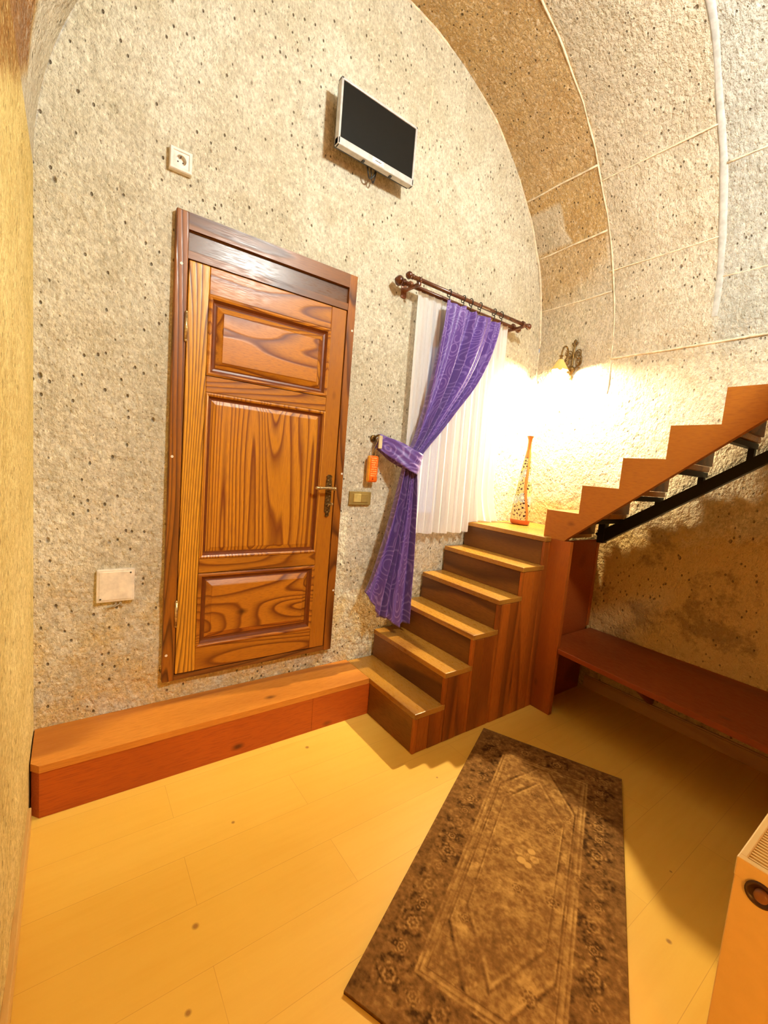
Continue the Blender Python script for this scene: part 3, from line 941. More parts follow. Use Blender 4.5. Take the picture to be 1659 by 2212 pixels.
# ------------------------------------------------------------------ wall socket, light switch, junction box
so = tag(empty('wall_socket', (0.47, 0, 2.545)), 'white wall socket with round recess high up left of the television', 'socket')
bm = bmesh.new()
framed_rect(bm, 0.428, 0.512, 2.503, 2.587, [(0, 0.004), (0.0, -0.020), (0.003, -0.024), (0.011, -0.024), (0.013, -0.020), (0.016, -0.021)], cap=False)
obj('plate', bm, WHITE, so)
bm = bmesh.new()
c0 = Vector((0.47, 0, 2.545)); half = 0.0265; n_ = 48
ring_o = []
for k_ in range(n_):
    a = 2 * PI * k_ / n_ + PI / 4
    ca, sa = math.cos(a), math.sin(a)
    s_ = half / max(abs(ca), abs(sa))
    ring_o.append((ca * s_, sa * s_))
rings = [[bm.verts.new((c0.x + p[0], -0.021, c0.z + p[1])) for p in ring_o]]
for rr, yy in ((0.0205, -0.0215), (0.0195, -0.021), (0.0190, -0.004)):
    rings.append([bm.verts.new((c0.x + rr * math.cos(2 * PI * k_ / n_ + PI / 4), yy, c0.z + rr * math.sin(2 * PI * k_ / n_ + PI / 4))) for k_ in range(n_)])
for a_, b_ in zip(rings[:-1], rings[1:]):
    for k_ in range(n_):
        bm.faces.new((a_[k_], a_[(k_ + 1) % n_], b_[(k_ + 1) % n_], b_[k_]))
bm.faces.new(rings[-1])
obj('insert', bm, WHITE, so)
bm = bmesh.new()
for dx in (-0.0095, 0.0095):
    lathe(bm, [(0.0028, -0.0055), (0.0028, -0.0035)], (0.47 + dx, 0, 2.545), 'Y', 10)
box(bm, 0.4685, 0.4715, -0.016, -0.004, 2.559, 2.5635)
obj('pin_hole', bm, DARK, so)
pbase(so)

sw = tag(empty('light_switch', (1.469, 0, 1.185)), 'small gold double switch plate between the door and the purple curtain', 'switch')
bm = bmesh.new(); box(bm, 1.396, 1.543, -0.010, 0.004, 1.147, 1.224, 0.003); obj('plate', bm, GOLD, sw)
bm = bmesh.new(); box(bm, 1.423, 1.472, -0.015, -0.008, 1.163, 1.211, 0.002); obj('rocker', bm, GOLD_L, sw)
bm = bmesh.new(); box(bm, 1.474, 1.522, -0.014, -0.008, 1.163, 1.211, 0.002); obj('rocker', bm, GOLD, sw)
pbase(sw)

jb = tag(empty('junction_box', (0.272, 0, 0.782)), 'square white cable box on the wall left of the door', 'box')
bm = bmesh.new(); box(bm, 0.203, 0.342, -0.014, 0.012, 0.712, 0.853, 0.004)
framed_rect(bm, 0.212, 0.333, 0.721, 0.844, [(0, -0.0142), (0.002, -0.016), (0.004, -0.016)])
obj('cover', bm, CREAM, jb)
for x, z in ((0.326, 0.837), (0.218, 0.728)):
    bm = bmesh.new()
    lathe(bm, [(0.0035, -0.0175), (0.0035, -0.0155)], (x, 0, z), 'Y', 8)
    obj('screw', bm, BLACK, jb)
WIRE = plain('grey_wire', (0.45, 0.40, 0.30), 0.5)
for q, (a, b_) in enumerate(((0.27, 0.255), (0.29, 0.30), (0.285, 0.27))):
    bm = bmesh.new()
    tube(bm, smoothpath([(a, -0.003, 0.712), (a + 0.004, -0.006, 0.700), (b_, -0.004, 0.688), (b_ - 0.01, 0.004, 0.682)]), 0.003, 6)
    obj('wire', bm, WIRE, jb)
pbase(jb)

# ------------------------------------------------------------------ curtain rod, rings, curtains
rd = tag(empty('curtain_rod', (2.1, -0.08, 2.41)), 'double brown wooden curtain rod with ball finials above the window', 'curtain rod')
FR0, FR1, FRY, FRZ = 1.615, 2.610, -0.140, 2.411
BR0, BR1, BRY, BRZ = 1.620, 2.605, -0.060, 2.405
bm = bmesh.new(); tube(bm, [(FR0, FRY, FRZ + 0.003), (FR1, FRY, FRZ - 0.003)], 0.0115, 16); obj('front_rod', bm, W_ROD, rd)
bm = bmesh.new(); tube(bm, [(BR0, BRY, BRZ + 0.003), (BR1, BRY, BRZ - 0.003)], 0.0125, 16); obj('rear_rod', bm, plain('rear_rod_wood', (0.11, 0.032, 0.012), 0.3), rd)
def finial(x, y, z, s, r=1.0):
    b_ = bmesh.new()
    pr = [(0.012, 0.0), (0.017, 0.003), (0.017, 0.008), (0.011, 0.011), (0.011, 0.014), (0.019, 0.020), (0.024, 0.030), (0.024, 0.038), (0.018, 0.048), (0.009, 0.053), (0.009, 0.056), (0.004, 0.060), (0.0, 0.061)]
    lathe(b_, [(a * r, s * h * r) for a, h in pr], (x, y, z), 'X', 20)
    return b_
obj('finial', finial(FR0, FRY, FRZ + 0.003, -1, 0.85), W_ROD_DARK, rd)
obj('finial', finial(FR1, FRY, FRZ - 0.003, 1, 0.85), W_ROD, rd)
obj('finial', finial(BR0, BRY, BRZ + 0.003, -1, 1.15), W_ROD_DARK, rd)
obj('finial', finial(BR1, BRY, BRZ - 0.003, 1, 0.85), W_ROD, rd)
for x in (1.66, 2.575):
    bm = bmesh.new()
    box(bm, x - 0.009, x + 0.009, -0.150, 0.010, FRZ - 0.030, FRZ - 0.012, 0.004)
    box(bm, x - 0.018, x + 0.018, -0.008, 0.010, FRZ - 0.06, FRZ + 0.03, 0.004)
    for y in (FRY, BRY):
        lathe(bm, [(0.017, -0.008), (0.017, 0.008)], (x, y, FRZ), 'X', 16)
    obj('bracket', bm, W_ROD, rd)
pbase(rd)

RINGX = (1.888, 2.004, 2.070, 2.150, 2.284, 2.352)
def interp(t, xs, ys_):
    return float(np.interp(t, xs, ys_))

cu = tag(empty('purple_curtain', (1.75, -0.13, 0.45)), 'purple damask curtain gathered to the left and tied back at the window', 'curtain')
# rows from top to bottom: (z_left, z_right, x_left, x_right, depth amplitude, y)
rowsU = [  # upper part, top to gather
    (2.365, 2.350, 1.872, 2.366, 0.016, -0.138),
    (2.30, 2.285, 1.866, 2.352, 0.022, -0.138),
    (2.20, 2.175, 1.856, 2.312, 0.028, -0.138),
    (2.07, 2.04, 1.840, 2.250, 0.032, -0.136),
    (1.93, 1.90, 1.820, 2.160, 0.032, -0.134),
    (1.78, 1.76, 1.795, 2.040, 0.030, -0.132),
    (1.64, 1.62, 1.762, 1.925, 0.026, -0.130),
    (1.53, 1.52, 1.728, 1.835, 0.022, -0.128),
    (1.455, 1.445, 1.688, 1.782, 0.018, -0.126),
    (1.385, 1.375, 1.674, 1.768, 0.017, -0.126),
    (1.30, 1.29, 1.655, 1.772, 0.022, -0.128),
    (1.15, 1.14, 1.622, 1.782, 0.026, -0.130),
    (1.00, 0.98, 1.582, 1.790, 0.028, -0.132),
    (0.85, 0.80, 1.535, 1.798, 0.030, -0.134),
    (0.72, 0.60, 1.488, 1.806, 0.030, -0.134),
    (0.632, 0.428, 1.456, 1.815, 0.030, -0.134),
]
NU, NV = 260, 170
tt = np.linspace(0, 1, len(rowsU))
A = np.array(rowsU)
def smooth_interp(t, col):
    # cubic through rows
    i = min(int(t * (len(rowsU) - 1)), len(rowsU) - 2)
    f = t * (len(rowsU) - 1) - i
    p0, p1, p2, p3 = (A[max(i - 1, 0)][col], A[i][col], A[i + 1][col], A[min(i + 2, len(rowsU) - 1)][col])
    return 0.5 * (2 * p1 + (p2 - p0) * f + (2 * p0 - 5 * p1 + 4 * p2 - p3) * f * f + (3 * p1 - p0 - 3 * p2 + p3) * f ** 3)
verts = []; uvs = []
NPL = 4.5
for j in range(NV + 1):
    t = j / NV
    zl, zr, xl, xr_, am, yy = [smooth_interp(t, c) for c in range(6)]
    for i in range(NU + 1):
        s = i / NU
        # folds: pleats bunch unevenly
        sw_ = s + 0.03 * math.sin(2 * PI * s * 2 + 0.8) + 0.012 * math.sin(3.0 * t + 9 * s)
        ph = 2 * PI * NPL * sw_ + 0.6
        fold = math.sin(ph) * 0.75 + 0.35 * math.sin(ph * 2.3 + 1.1 + 2 * t)
        fold = math.copysign(abs(fold) ** 0.8, fold)
        x = xl + (xr_ - xl) * s + 0.25 * am * math.cos(ph) * min(1, 4 * s * (1 - s) + 0.1) * (0.6 if t < 0.5 else 0.4)
        z = zl + (zr - zl) * s
        if t > 0.93:
            hem = (t - 0.93) / 0.07
            z += hem * (0.018 * math.sin(ph * 0.5) - 0.055 * math.sin(PI * s) * (1 if s > 0.28 else s / 0.28) + (0.028 if s < 0.25 else 0.0))
        if t < 0.05:
            z += (1 - t / 0.05) * 0.010 * abs(math.sin(PI * NPL * s))
        y = yy - am * fold * 1.25
        # hem foot swings out
        if t > 0.6: y += (t - 0.6) * 0.02 * math.sin(3 * s)
        verts.append((x, y, z)); uvs.append((s * 0.95, (1 - t) * 2.05))
faces = []
for j in range(NV):
    for i in range(NU):
        a = j * (NU + 1) + i
        faces.append((a, a + NU + 1, a + NU + 2, a + 1))
me = bpy.data.meshes.new('drape')
me.from_pydata(verts, [], faces)
me.materials.append(PURPLE)
ul = me.uv_layers.new(name='UVMap')
for p in me.polygons:
    p.use_smooth = True
    for li in p.loop_indices:
        ul.data[li].uv = uvs[me.loops[li].vertex_index]
me.update()
dp = link(bpy.data.objects.new('drape', me), cu)
sol = dp.modifiers.new('thick', 'SOLIDIFY'); sol.thickness = 0.0018
for q, x in enumerate(RINGX):
    bm = bmesh.new()
    n_ = 24
    tilt = 0.25 * math.sin(q * 2.2)
    tube(bm, [(x + tilt * 0.012 * math.sin(2 * PI * k_ / n_), FRY + 0.017 * math.cos(2 * PI * k_ / n_), FRZ - 0.002 + 0.0205 * math.sin(2 * PI * k_ / n_)) for k_ in range(n_ + 1)], 0.0026, 8, False)
    tube(bm, smoothpath([(x, FRY, FRZ - 0.022), (x + 0.003, FRY - 0.005, FRZ - 0.030), (x - 0.003, FRY - 0.004, FRZ - 0.040), (x, FRY - 0.002, FRZ - 0.050)], 4), 0.0025, 8)
    obj('ring', bm, STEEL, cu)
pbase(cu)

# tieback band
tb = bmesh.new()
NB, MB_ = 40, 10
path = smoothpath([(1.537, -0.034, 1.520), (1.580, -0.075, 1.500), (1.630, -0.125, 1.470), (1.690, -0.165, 1.432), (1.745, -0.172, 1.412), (1.783, -0.150, 1.408), (1.790, -0.120, 1.412), (1.765, -0.088, 1.425), (1.70, -0.072, 1.445), (1.62, -0.055, 1.480), (1.560, -0.036, 1.512), (1.537, -0.030, 1.522)], 6)
wd = [0.036 + 0.026 * min(1, 2.4 * min(i / len(path), 1 - i / len(path)) * 2) for i in range(len(path))]
grid = []
for i, p in enumerate(path):
    row = []
    for k_ in range(MB_ + 1):
        s = k_ / MB_ - 0.5
        lat = Vector((0.28, 0.05, 1)).normalized() if i < len(path) * 0.5 else Vector((0.2, 0, 1)).normalized()
        out = Vector((0, -1, 0)) * (0.006 * math.sin(k_ * 1.9 + i * 0.35) * (1 - abs(s)))
        row.append(tb.verts.new(p + lat * (s * 2 * wd[i]) + out))
    grid.append(row)
uvl = tb.loops.layers.uv.new('UVMap')
for i in range(len(grid) - 1):
    for k_ in range(MB_):
        f = tb.faces.new((grid[i][k_], grid[i + 1][k_], grid[i + 1][k_ + 1], grid[i][k_ + 1]))
        f.smooth = True
        for lp, (a_, b_) in zip(f.loops, ((i, k_), (i + 1, k_), (i + 1, k_ + 1), (i, k_ + 1))):
            lp[uvl].uv = (a_ * 0.012, b_ * 0.012 + 0.3)
o = obj('curtain_tieback', tb, PURPLE, None, True)
sol = o.modifiers.new('thick', 'SOLIDIFY'); sol.thickness = 0.003
tag(o, 'purple fabric tieback band looped from wall hook around the gathered curtain', 'tieback')

# hook on the wall
hk = tag(empty('wall_hook', (1.535, 0, 1.53)), 'brass and cream wall hook holding the purple tieback', 'hook')
bm = bmesh.new()
lathe(bm, [(0.020, 0.004), (0.020, -0.006), (0.012, -0.010)], (1.531, 0, 1.535), 'Y', 18)
tube(bm, smoothpath([(1.531, -0.006, 1.540), (1.533, -0.038, 1.550), (1.536, -0.056, 1.552), (1.537, -0.062, 1.530)], 5), 0.006, 10)
obj('hook_arm', bm, BRONZE, hk)
bm = bmesh.new(); box(bm, 1.529, 1.553, -0.068, -0.058, 1.478, 1.552, 0.004)
obj('front_plate', bm, plain('cream_enamel', (0.72, 0.62, 0.36), 0.35), hk)
pbase(hk)

# orange tag hanging by two strings
kt = tag(empty('key_tag', (1.522, -0.03, 1.36)), 'bright orange tag with pale lettering hanging on strings from the wall hook', 'tag')
bm = bmesh.new(); box(bm, 1.489, 1.555, -0.046, -0.012, 1.283, 1.436, 0.012, 3)
ORANGE = plain('orange_plastic', (0.85, 0.16, 0.008), 0.4)
ORANGE_LIT = plain('orange_plastic_lit', (0.80, 0.36, 0.02), 0.4)
body = obj('tag_body', bm, [ORANGE, ORANGE_LIT], kt)
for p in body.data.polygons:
    if p.normal.x < -0.6: p.material_index = 1  # left side coloured yellower to look lit
bm = bmesh.new()
rr = random.Random(3)
for q in range(9):
    z = 1.418 - q * 0.0125
    x = 1.503
    while x < 1.541:
        w_ = 0.002 + rr.random() * 0.003
        if rr.random() > 0.22:
            box(bm, x, x + w_, -0.0468, -0.0455, z, z + 0.004 + rr.random() * 0.003)
        x += w_ + 0.0016
obj('lettering', bm, plain('pale_print', (0.90, 0.52, 0.18), 0.5), kt)
bm = bmesh.new()
prism(bm, [(1.513, 1.296), (1.519, 1.314), (1.525, 1.296)], 1, -0.0470, -0.0455)
obj('warning_mark', bm, plain('red_print', (0.45, 0.03, 0.004), 0.5), kt)
STRING = plain('tan_string', (0.45, 0.30, 0.10), 0.8)
for dx in (-0.012, 0.012):
    bm = bmesh.new()
    tube(bm, smoothpath([(1.522 + dx, -0.03, 1.432), (1.526 + dx * 0.9, -0.034, 1.47), (1.533 + dx * 0.6, -0.055, 1.52), (1.535 + dx * 0.2, -0.050, 1.557)], 5), 0.0018, 6)
    obj('string', bm, STRING, kt)
pbase(kt)

# white voile
verts = []; faces = []
NU, NV = 300, 60
for j in range(NV + 1):
    t = j / NV
    for i in range(NU + 1):
        s = i / NU
        x = 1.722 + s * (0.805 + 0.02 * t) + 0.01 * t
        on_land = sstep(2.30, 2.36, x)
        zb = 0.978 + (1.058 - 0.978) * on_land + 0.004 * math.sin(40 * s)
        z = 2.398 + (zb - 2.398) * t
        dens = 15 if s > 0.28 else 9
        ph = 2 * PI * (13.5 * s + 0.22 * math.sin(7 * s)) + 0.15 * math.sin(4 * t + 11 * s)
        amp = (0.010 if s < 0.30 else 0.019) * (0.55 + 0.45 * t)
        f_ = math.sin(ph) + 0.3 * math.sin(2.7 * ph + 2)
        y = -0.058 - amp * f_
        if t > 0.8 and s > 0.70:
            g = (t - 0.8) / 0.2
            y -= g * g * 0.035 * sstep(0.70, 0.85, s)
            x += g * g * 0.03 * sstep(0.7, 0.9, s)
        verts.append((x, y, z))
for j in range(NV):
    for i in range(NU):
        a = j * (NU + 1) + i
        faces.append((a, a + NU + 1, a + NU + 2, a + 1))
me = bpy.data.meshes.new('sheer_curtain')
me.from_pydata(verts, [], faces)
me.materials.append(SHEER)
for p in me.polygons: p.use_smooth = True
tag(link(bpy.data.objects.new('sheer_curtain', me)), 'white pleated voile curtain hanging over the window behind the purple one', 'curtain')

# ------------------------------------------------------------------ wall lamp (sconce)
LX, LY_, LZ = 2.822, -0.298, 2.13
sc = tag(empty('wall_lamp', (W, -0.298, 2.2)), 'ornate bronze wall lamp with one petal shade on the right wall', 'lamp')
bm = bmesh.new()
yc = -0.296
tube(bm, smoothpath([(W - 0.012, yc, 2.345), (W - 0.014, yc, 2.30), (W - 0.016, yc, 2.25), (W - 0.018, yc, 2.20), (W - 0.018, yc, 2.14)], 6), [0.004 + 0.006 * (k_ / 24) for k_ in range(25)], 12)
lathe(bm, [(0.002, 0.036), (0.009, 0.028), (0.011, 0.018), (0.005, 0.008), (0.008, 0.0)], (W - 0.012, yc, 2.338), 'Z', 14)
for s in (-1, 1):
    tube(bm, smoothpath([(W - 0.012, yc, 2.318), (W - 0.012, yc + s * 0.012, 2.333), (W - 0.012, yc + s * 0.021, 2.345), (W - 0.012, yc + s * 0.015, 2.352)], 5), 0.004, 8)
    # scrolls either side of the spine
    pts = []
    for k_ in range(40):
        a = k_ / 39 * 3.3 * PI
        r_ = 0.008 + 0.020 * k_ / 39
        pts.append((W - 0.014, yc + s * (0.036 + r_ * math.cos(a + 0.5)), 2.272 + 1.15 * r_ * math.sin(a + 0.5)))
    tube(bm, pts, 0.0038, 8)
    pts = []
    for k_ in range(36):
        a = k_ / 35 * 2.7 * PI
        r_ = 0.006 + 0.019 * k_ / 35
        pts.append((W - 0.014, yc + s * (0.044 + r_ * math.cos(-a)), 2.218 + 1.3 * r_ * math.sin(-a)))
    tube(bm, pts, 0.0038, 8)
    tube(bm, smoothpath([(W - 0.014, yc, 2.165), (W - 0.014, yc + s * 0.03, 2.18), (W - 0.014, yc + s * 0.058, 2.21), (W - 0.014, yc + s * 0.062, 2.24), (W - 0.014, yc + s * 0.05, 2.26)], 5), 0.004, 8)
    sphere(bm, (W - 0.014, yc + s * 0.052, 2.172), 0.007, seg=10)
lathe(bm, [(0.003, -0.075), (0.008, -0.060), (0.014, -0.050), (0.007, -0.040), (0.016, -0.020), (0.028, 0.000), (0.022, 0.012), (0.010, 0.022)], (W - 0.022, yc, 2.165), 'Z', 18)
obj('back_plate', bm, BRONZE, sc)
bm = bmesh.new()
arm = smoothpath([(W - 0.03, yc, 2.168), (W - 0.055, yc, 2.140), (W - 0.078, yc, 2.150), (W - 0.080, yc, 2.205), (W - 0.082, yc, 2.265), (W - 0.105, yc, 2.300), (W - 0.135, yc, 2.295), (LX + 0.004, yc, 2.262), (LX, yc, 2.222)], 7)
tube(bm, arm, 0.0055, 10)
lathe(bm, [(0.006, 0.014), (0.013, 0.010), (0.013, 0.006), (0.007, 0.0), (0.010, -0.012), (0.016, -0.022)], (LX, yc, 2.222), 'Z', 16)
pts = []
for k_ in range(26):
    a = k_ / 25 * 2.6 * PI
    r_ = 0.005 + 0.015 * k_ / 25
    pts.append((W - 0.105 + r_ * math.cos(a), yc, 2.255 + r_ * math.sin(a)))
tube(bm, pts, 0.003, 8)
obj('arm', bm, BRONZE, sc)
# petal shade
k = NT('amber_glass')
d_ = k.n('ShaderNodeBsdfDiffuse'); d_.inputs[0].default_value = (0.75, 0.50, 0.18, 1)
t_ = k.n('ShaderNodeBsdfTranslucent'); t_.inputs[0].default_value = (0.85, 0.60, 0.22, 1)
m_ = k.n('ShaderNodeMixShader'); m_.inputs[0].default_value = 0.05
k.l(d_.outputs[0], m_.inputs[1]); k.l(t_.outputs[0], m_.inputs[2]); k.l(m_.outputs[0], k.out.inputs['Surface'])
AMBERG = k.m
bm = bmesh.new()
n_ = 60; rows = []
for j in range(15):
    t = j / 14
    row = []
    for i in range(n_):
        a = 2 * PI * i / n_
        pet = math.cos(5 * a)
        r_ = 0.014 + 0.034 * math.sin(t * 1.35) / math.sin(1.35) + (0.010 * t ** 3)
        r_ *= 1 + 0.12 * t * pet
        z = 2.205 - 0.078 * t - 0.014 * t * t * max(0, pet) + 0.006 * t ** 3
        row.append(bm.verts.new((LX + r_ * math.cos(a), yc + r_ * math.sin(a), z)))
    rows.append(row)
for j in range(14):
    for i in range(n_):
        f = bm.faces.new((rows[j][i], rows[j][(i + 1) % n_], rows[j + 1][(i + 1) % n_], rows[j + 1][i])); f.smooth = True
bm.faces.new(rows[0])
sd = obj('lamp_shade', bm, AMBERG, sc, True)
sol = sd.modifiers.new('thick', 'SOLIDIFY'); sol.thickness = 0.003; sol.offset = 0
BULB_R = 0.023
bm = bmesh.new(); sphere(bm, (LX, yc, 2.146), BULB_R, 1, 1, 1.3, 20)
tube(bm, [(LX, yc, 2.20), (LX, yc, 2.165)], 0.010, 10)
def radiant(wat, r, f=1.0):
    return wat / (PI * 4 * PI * r * r * f)
obj('bulb', bm, emit('warm_bulb', SCONCE_COL, radiant(SCONCE_W, BULB_R, 1.2)), sc)
pbase(sc)

# pendant lamp of the vault (behind and above the photograph's frame)
pd = tag(empty('pendant_lamp', (1.45, -2.25, 3.75)), 'white glass globe lamp hanging from the vault above the floor', 'lamp')
bm = bmesh.new(); sphere(bm, (1.45, -2.25, 3.12), 0.11, seg=28)
obj('globe', bm, emit('opal_globe', PENDANT_COL, radiant(PENDANT_W, 0.11)), pd)
bm = bmesh.new(); tube(bm, [(1.45, -2.25, 3.23), (1.45, -2.25, 3.80)], 0.006, 8)
lathe(bm, [(0.05, 0.0), (0.05, -0.03), (0.01, -0.05)], (1.45, -2.25, 3.82), 'Z', 20)
lathe(bm, [(0.02, 0.03), (0.045, 0.0), (0.045, -0.02)], (1.45, -2.25, 3.235), 'Z', 20)
obj('cord', bm, BRONZE, pd)
pbase(pd)

# bedside lamp behind the photographer
bl = tag(empty('bedside_lamp', (0.35, -3.1, 0)), 'orange glowing lamp on a slim stand behind the camera', 'lamp')
bm = bmesh.new(); lathe(bm, [(0.12, 0.0), (0.12, 0.02), (0.015, 0.03), (0.012, 0.75), (0.02, 0.78)], (0.35, -3.1, 0.001), 'Z', 20)
obj('stand', bm, BRONZE, bl)
bm = bmesh.new(); sphere(bm, (0.35, -3.1, 0.90), 0.12, seg=24)
obj('lamp_shade', bm, emit('orange_globe', BEDSIDE_COL, radiant(BEDSIDE_W, 0.12)), bl)
pbase(bl)

# ------------------------------------------------------------------ painted gourd vase
vx, vy, vz0, vh = 2.728, -0.195, ZL + 0.001, 0.625
NA_, NH = 240, 420
hs = [0, 0.008, 0.03, 0.08, 0.2, 0.4, 0.6, 0.75, 0.85, 0.93, 0.97, 0.99, 1.0]
rs_ = [0.050, 0.062, 0.068, 0.067, 0.062, 0.050, 0.036, 0.023, 0.0145, 0.0125, 0.0155, 0.0215, 0.0225]
TW = 0.9
ht = np.linspace(0, 1, NH + 1)
rr_ = np.interp(ht, hs, rs_)
ker = np.ones(9) / 9
rsm = np.convolve(np.pad(rr_, 4, 'edge'), ker, 'valid')
rsm[:8] = rr_[:8]
flat_v = np.zeros((NH + 1, NA_, 3)); colv = np.zeros((NH + 1, NA_, 4)); colv[..., 3] = 1
th = np.arange(NA_) / NA_ * 2 * PI
rgv = np.random.default_rng(5)
edge0 = math.radians(-127)
big = [(rgv.random() * 2 * PI, rgv.random(), 0.0058 + 0.0022 * rgv.random()) for _ in range(900)]
small = [(rgv.random() * 2 * PI, rgv.random(), 0.0022 + 0.0012 * rgv.random()) for _ in range(900)]
# keep the big dots apart
keepb = []
for a, h_, r_ in big:
    ok = True
    for a2, h2_, _ in keepb:
        rl = float(np.interp(h_, hs, rs_))
        da = abs((a - a2 + PI) % (2 * PI) - PI) * rl
        if math.hypot(da, (h_ - h2_) * vh) < 0.021: ok = False; break
    if ok and 0.08 < h_ < 0.80: keepb.append((a, h_, r_))
daisy = []
for kf in range(3):
    for hh_, rd_ in ((0.31, 0.033), (0.585, 0.028), (0.45, 0.0)):
        if rd_ > 0: daisy.append((edge0 + kf * 2 * PI / 3 - 0.42, hh_, rd_)); daisy.append((edge0 + kf * 2 * PI / 3 + 0.62, hh_ - 0.03 if hh_ < 0.5 else hh_ - 0.06, rd_ * 0.9))
for j in range(NH + 1):
    t = ht[j]
    r0 = rsm[j]
    tw = TW * (t - 0.35)
    sq = 0.10 * (1 - sstep(0.6, 0.9, t))
    loc = th - edge0 - tw * 0
    wob = 0.16 * math.sin(9.0 * t + 0.6) + 0.35 * max(0, 0.35 - t)
    rad = r0 * (1 + sq * np.cos(3 * (th - edge0 - wob)))
    flat_v[j, :, 0] = vx + rad * np.cos(th); flat_v[j, :, 1] = vy + rad * np.sin(th); flat_v[j, :, 2] = vz0 + vh * t
    base = np.tile(np.array([0.66, 0.47, 0.19]), (NA_, 1))
    if t > 0.76 or t < 0.055:
        base[:] = (0.56, 0.165, 0.022) if t > 0.76 else (0.45, 0.10, 0.014)
    else:
        zz = t * vh
        m = np.zeros(NA_)
        for a, h_, r_ in keepb + small:
            if abs(h_ * vh - zz) < r_:
                da = (np.abs((th - a + PI) % (2 * PI) - PI)) * r0
                m = np.maximum(m, (np.hypot(da, h_ * vh - zz) < r_) * 1.0)
        base[m > 0] = (0.035, 0.012, 0.008)
        for a, h_, r_ in daisy:
            if abs(h_ * vh - zz) < r_:
                dxa = ((th - a + PI) % (2 * PI) - PI) * r0
                dz = zz - h_ * vh
                d = np.hypot(dxa, dz)
                ins = d < r_
                petal = np.sin(np.arctan2(dz, dxa) * 7.0) ** 2 > 0.42
                ring = d > r_ * 0.93
                base[ins] = (0.86, 0.80, 0.70)
                base[ins & ~petal & (d > r_ * 0.30) & ~ring] = (0.03, 0.012, 0.02)
        for kf in range(3):
            de = np.abs((th - (edge0 + wob + kf * 2 * PI / 3) + PI) % (2 * PI) - PI) * r0
            base[de < 0.0075] = (0.62, 0.20, 0.03)
            base[(de >= 0.0075) & (de < 0.009)] = (0.12, 0.03, 0.01)
    colv[j, :, :3] = base
vv = flat_v.reshape(-1, 3).tolist()
ff = []
for j in range(NH):
    for i in range(NA_):
        ff.append((j * NA_ + i, j * NA_ + (i + 1) % NA_, (j + 1) * NA_ + (i + 1) % NA_, (j + 1) * NA_ + i))
ff.append(tuple(range(NA_))[::-1])
me = bpy.data.meshes.new('body'); me.from_pydata(vv, [], ff); me.materials.append(VASE)
ca = me.color_attributes.new('col', 'FLOAT_COLOR', 'POINT')
ca.data.foreach_set('color', colv.reshape(-1))
for p in me.polygons: p.use_smooth = len(p.vertices) == 4
me.update()
va = tag(empty('painted_vase', (vx, vy, vz0)), 'tall slender cream and orange vase with dark dots and daisies on the landing', 'vase')
link(bpy.data.objects.new('body', me), va)
bm = bmesh.new(); lathe(bm, [(0.0218, -0.004), (0.0235, -0.001), (0.0235, 0.002), (0.017, 0.002), (0.010, -0.03)], (vx, vy, vz0 + vh), 'Z', 30, caps=False)
obj('rim', bm, plain('brown_rim', (0.30, 0.11, 0.03), 0.4), va)
pbase(va)

# ------------------------------------------------------------------ rug
RA = np.array([1.95, -0.683]); RU = np.array([0.281, -0.603]) / 0.6653; RV = np.array([-1.246, -0.618]) / 1.3909
RW, RL = 0.6653, 1.3909
nu_, nv_ = 300, 620
U, V = np.meshgrid(np.linspace(0, RW, nu_ + 1), np.linspace(0, RL, nv_ + 1), indexing='ij')
def vnoise(X, Y, s, seed):
    g = np.random.default_rng(seed).random((96, 96))
    x = X * s; y = Y * s
    xi = np.floor(x).astype(int); yi = np.floor(y).astype(int)
    fx = x - xi; fy = y - yi
    fx = fx * fx * (3 - 2 * fx); fy = fy * fy * (3 - 2 * fy)
    q = lambda a, b: g[a % 96, b % 96]
    return (q(xi, yi) * (1 - fx) + q(xi + 1, yi) * fx) * (1 - fy) + (q(xi, yi + 1) * (1 - fx) + q(xi + 1, yi + 1) * fx) * fy
def vf(X, Y, s, seed, o=4):
    r = 0; a = 0.5; t = 0
    for k_ in range(o):
        r = r + a * vnoise(X + k_ * 7.3, Y + k_ * 3.1, s * 2 ** k_, seed + k_); t += a; a *= 0.55
    return r / t
ss = lambda a, b, x: np.clip((x - a) / (b - a), 0, 1) ** 2 * (3 - 2 * np.clip((x - a) / (b - a), 0, 1))
dE = np.minimum(np.minimum(U, RW - U), np.minimum(V, RL - V))       # distance to edge
tone = 0.62 + 0.25 * (vf(U, V, 6, 1) - 0.5)
field = ss(0.170, 0.174, dE)
border = ss(0.030, 0.034, dE) * (1 - ss(0.140, 0.146, dE))
tone = np.where(dE < 0.032, 0.34, tone)
# border: dense dark floral mottling
bn = vf(U, V, 60, 21, 3)
tone = tone - border * (0.18 + 0.75 * np.clip(bn - 0.42, 0, 1) * 2)
# guard lines
for c_, w_, v_ in ((0.034, 0.003, 0.25), (0.142, 0.003, 0.9), (0.150, 0.002, 0.35), (0.156, 0.004, 0.85), (0.168, 0.002, 0.3)):
    m = np.exp(-((dE - c_) / w_) ** 2)
    tone = tone * (1 - m * 0.8) + v_ * m * 0.8
def rosette(cu_, cv_, r_, k_=8, dark=True, st=0.7):
    global tone
    dx = U - cu_; dy = V - cv_
    d = np.hypot(dx, dy); a = np.arctan2(dy, dx)
    rr2 = r_ * (0.78 + 0.22 * np.cos(k_ * a))
    m = (d < rr2)
    pat = 0.5 + 0.5 * np.cos(d / r_ * 15 + 0.8 * np.cos(k_ * a))
    val = (0.14 + 0.58 * pat) if dark else (0.95 - 0.5 * pat)
    mm = np.where(m, st, 0) * ss(0, 0.15 * r_, rr2 - d)
    tone = tone * (1 - mm) + val * mm
rg = np.random.default_rng(77)
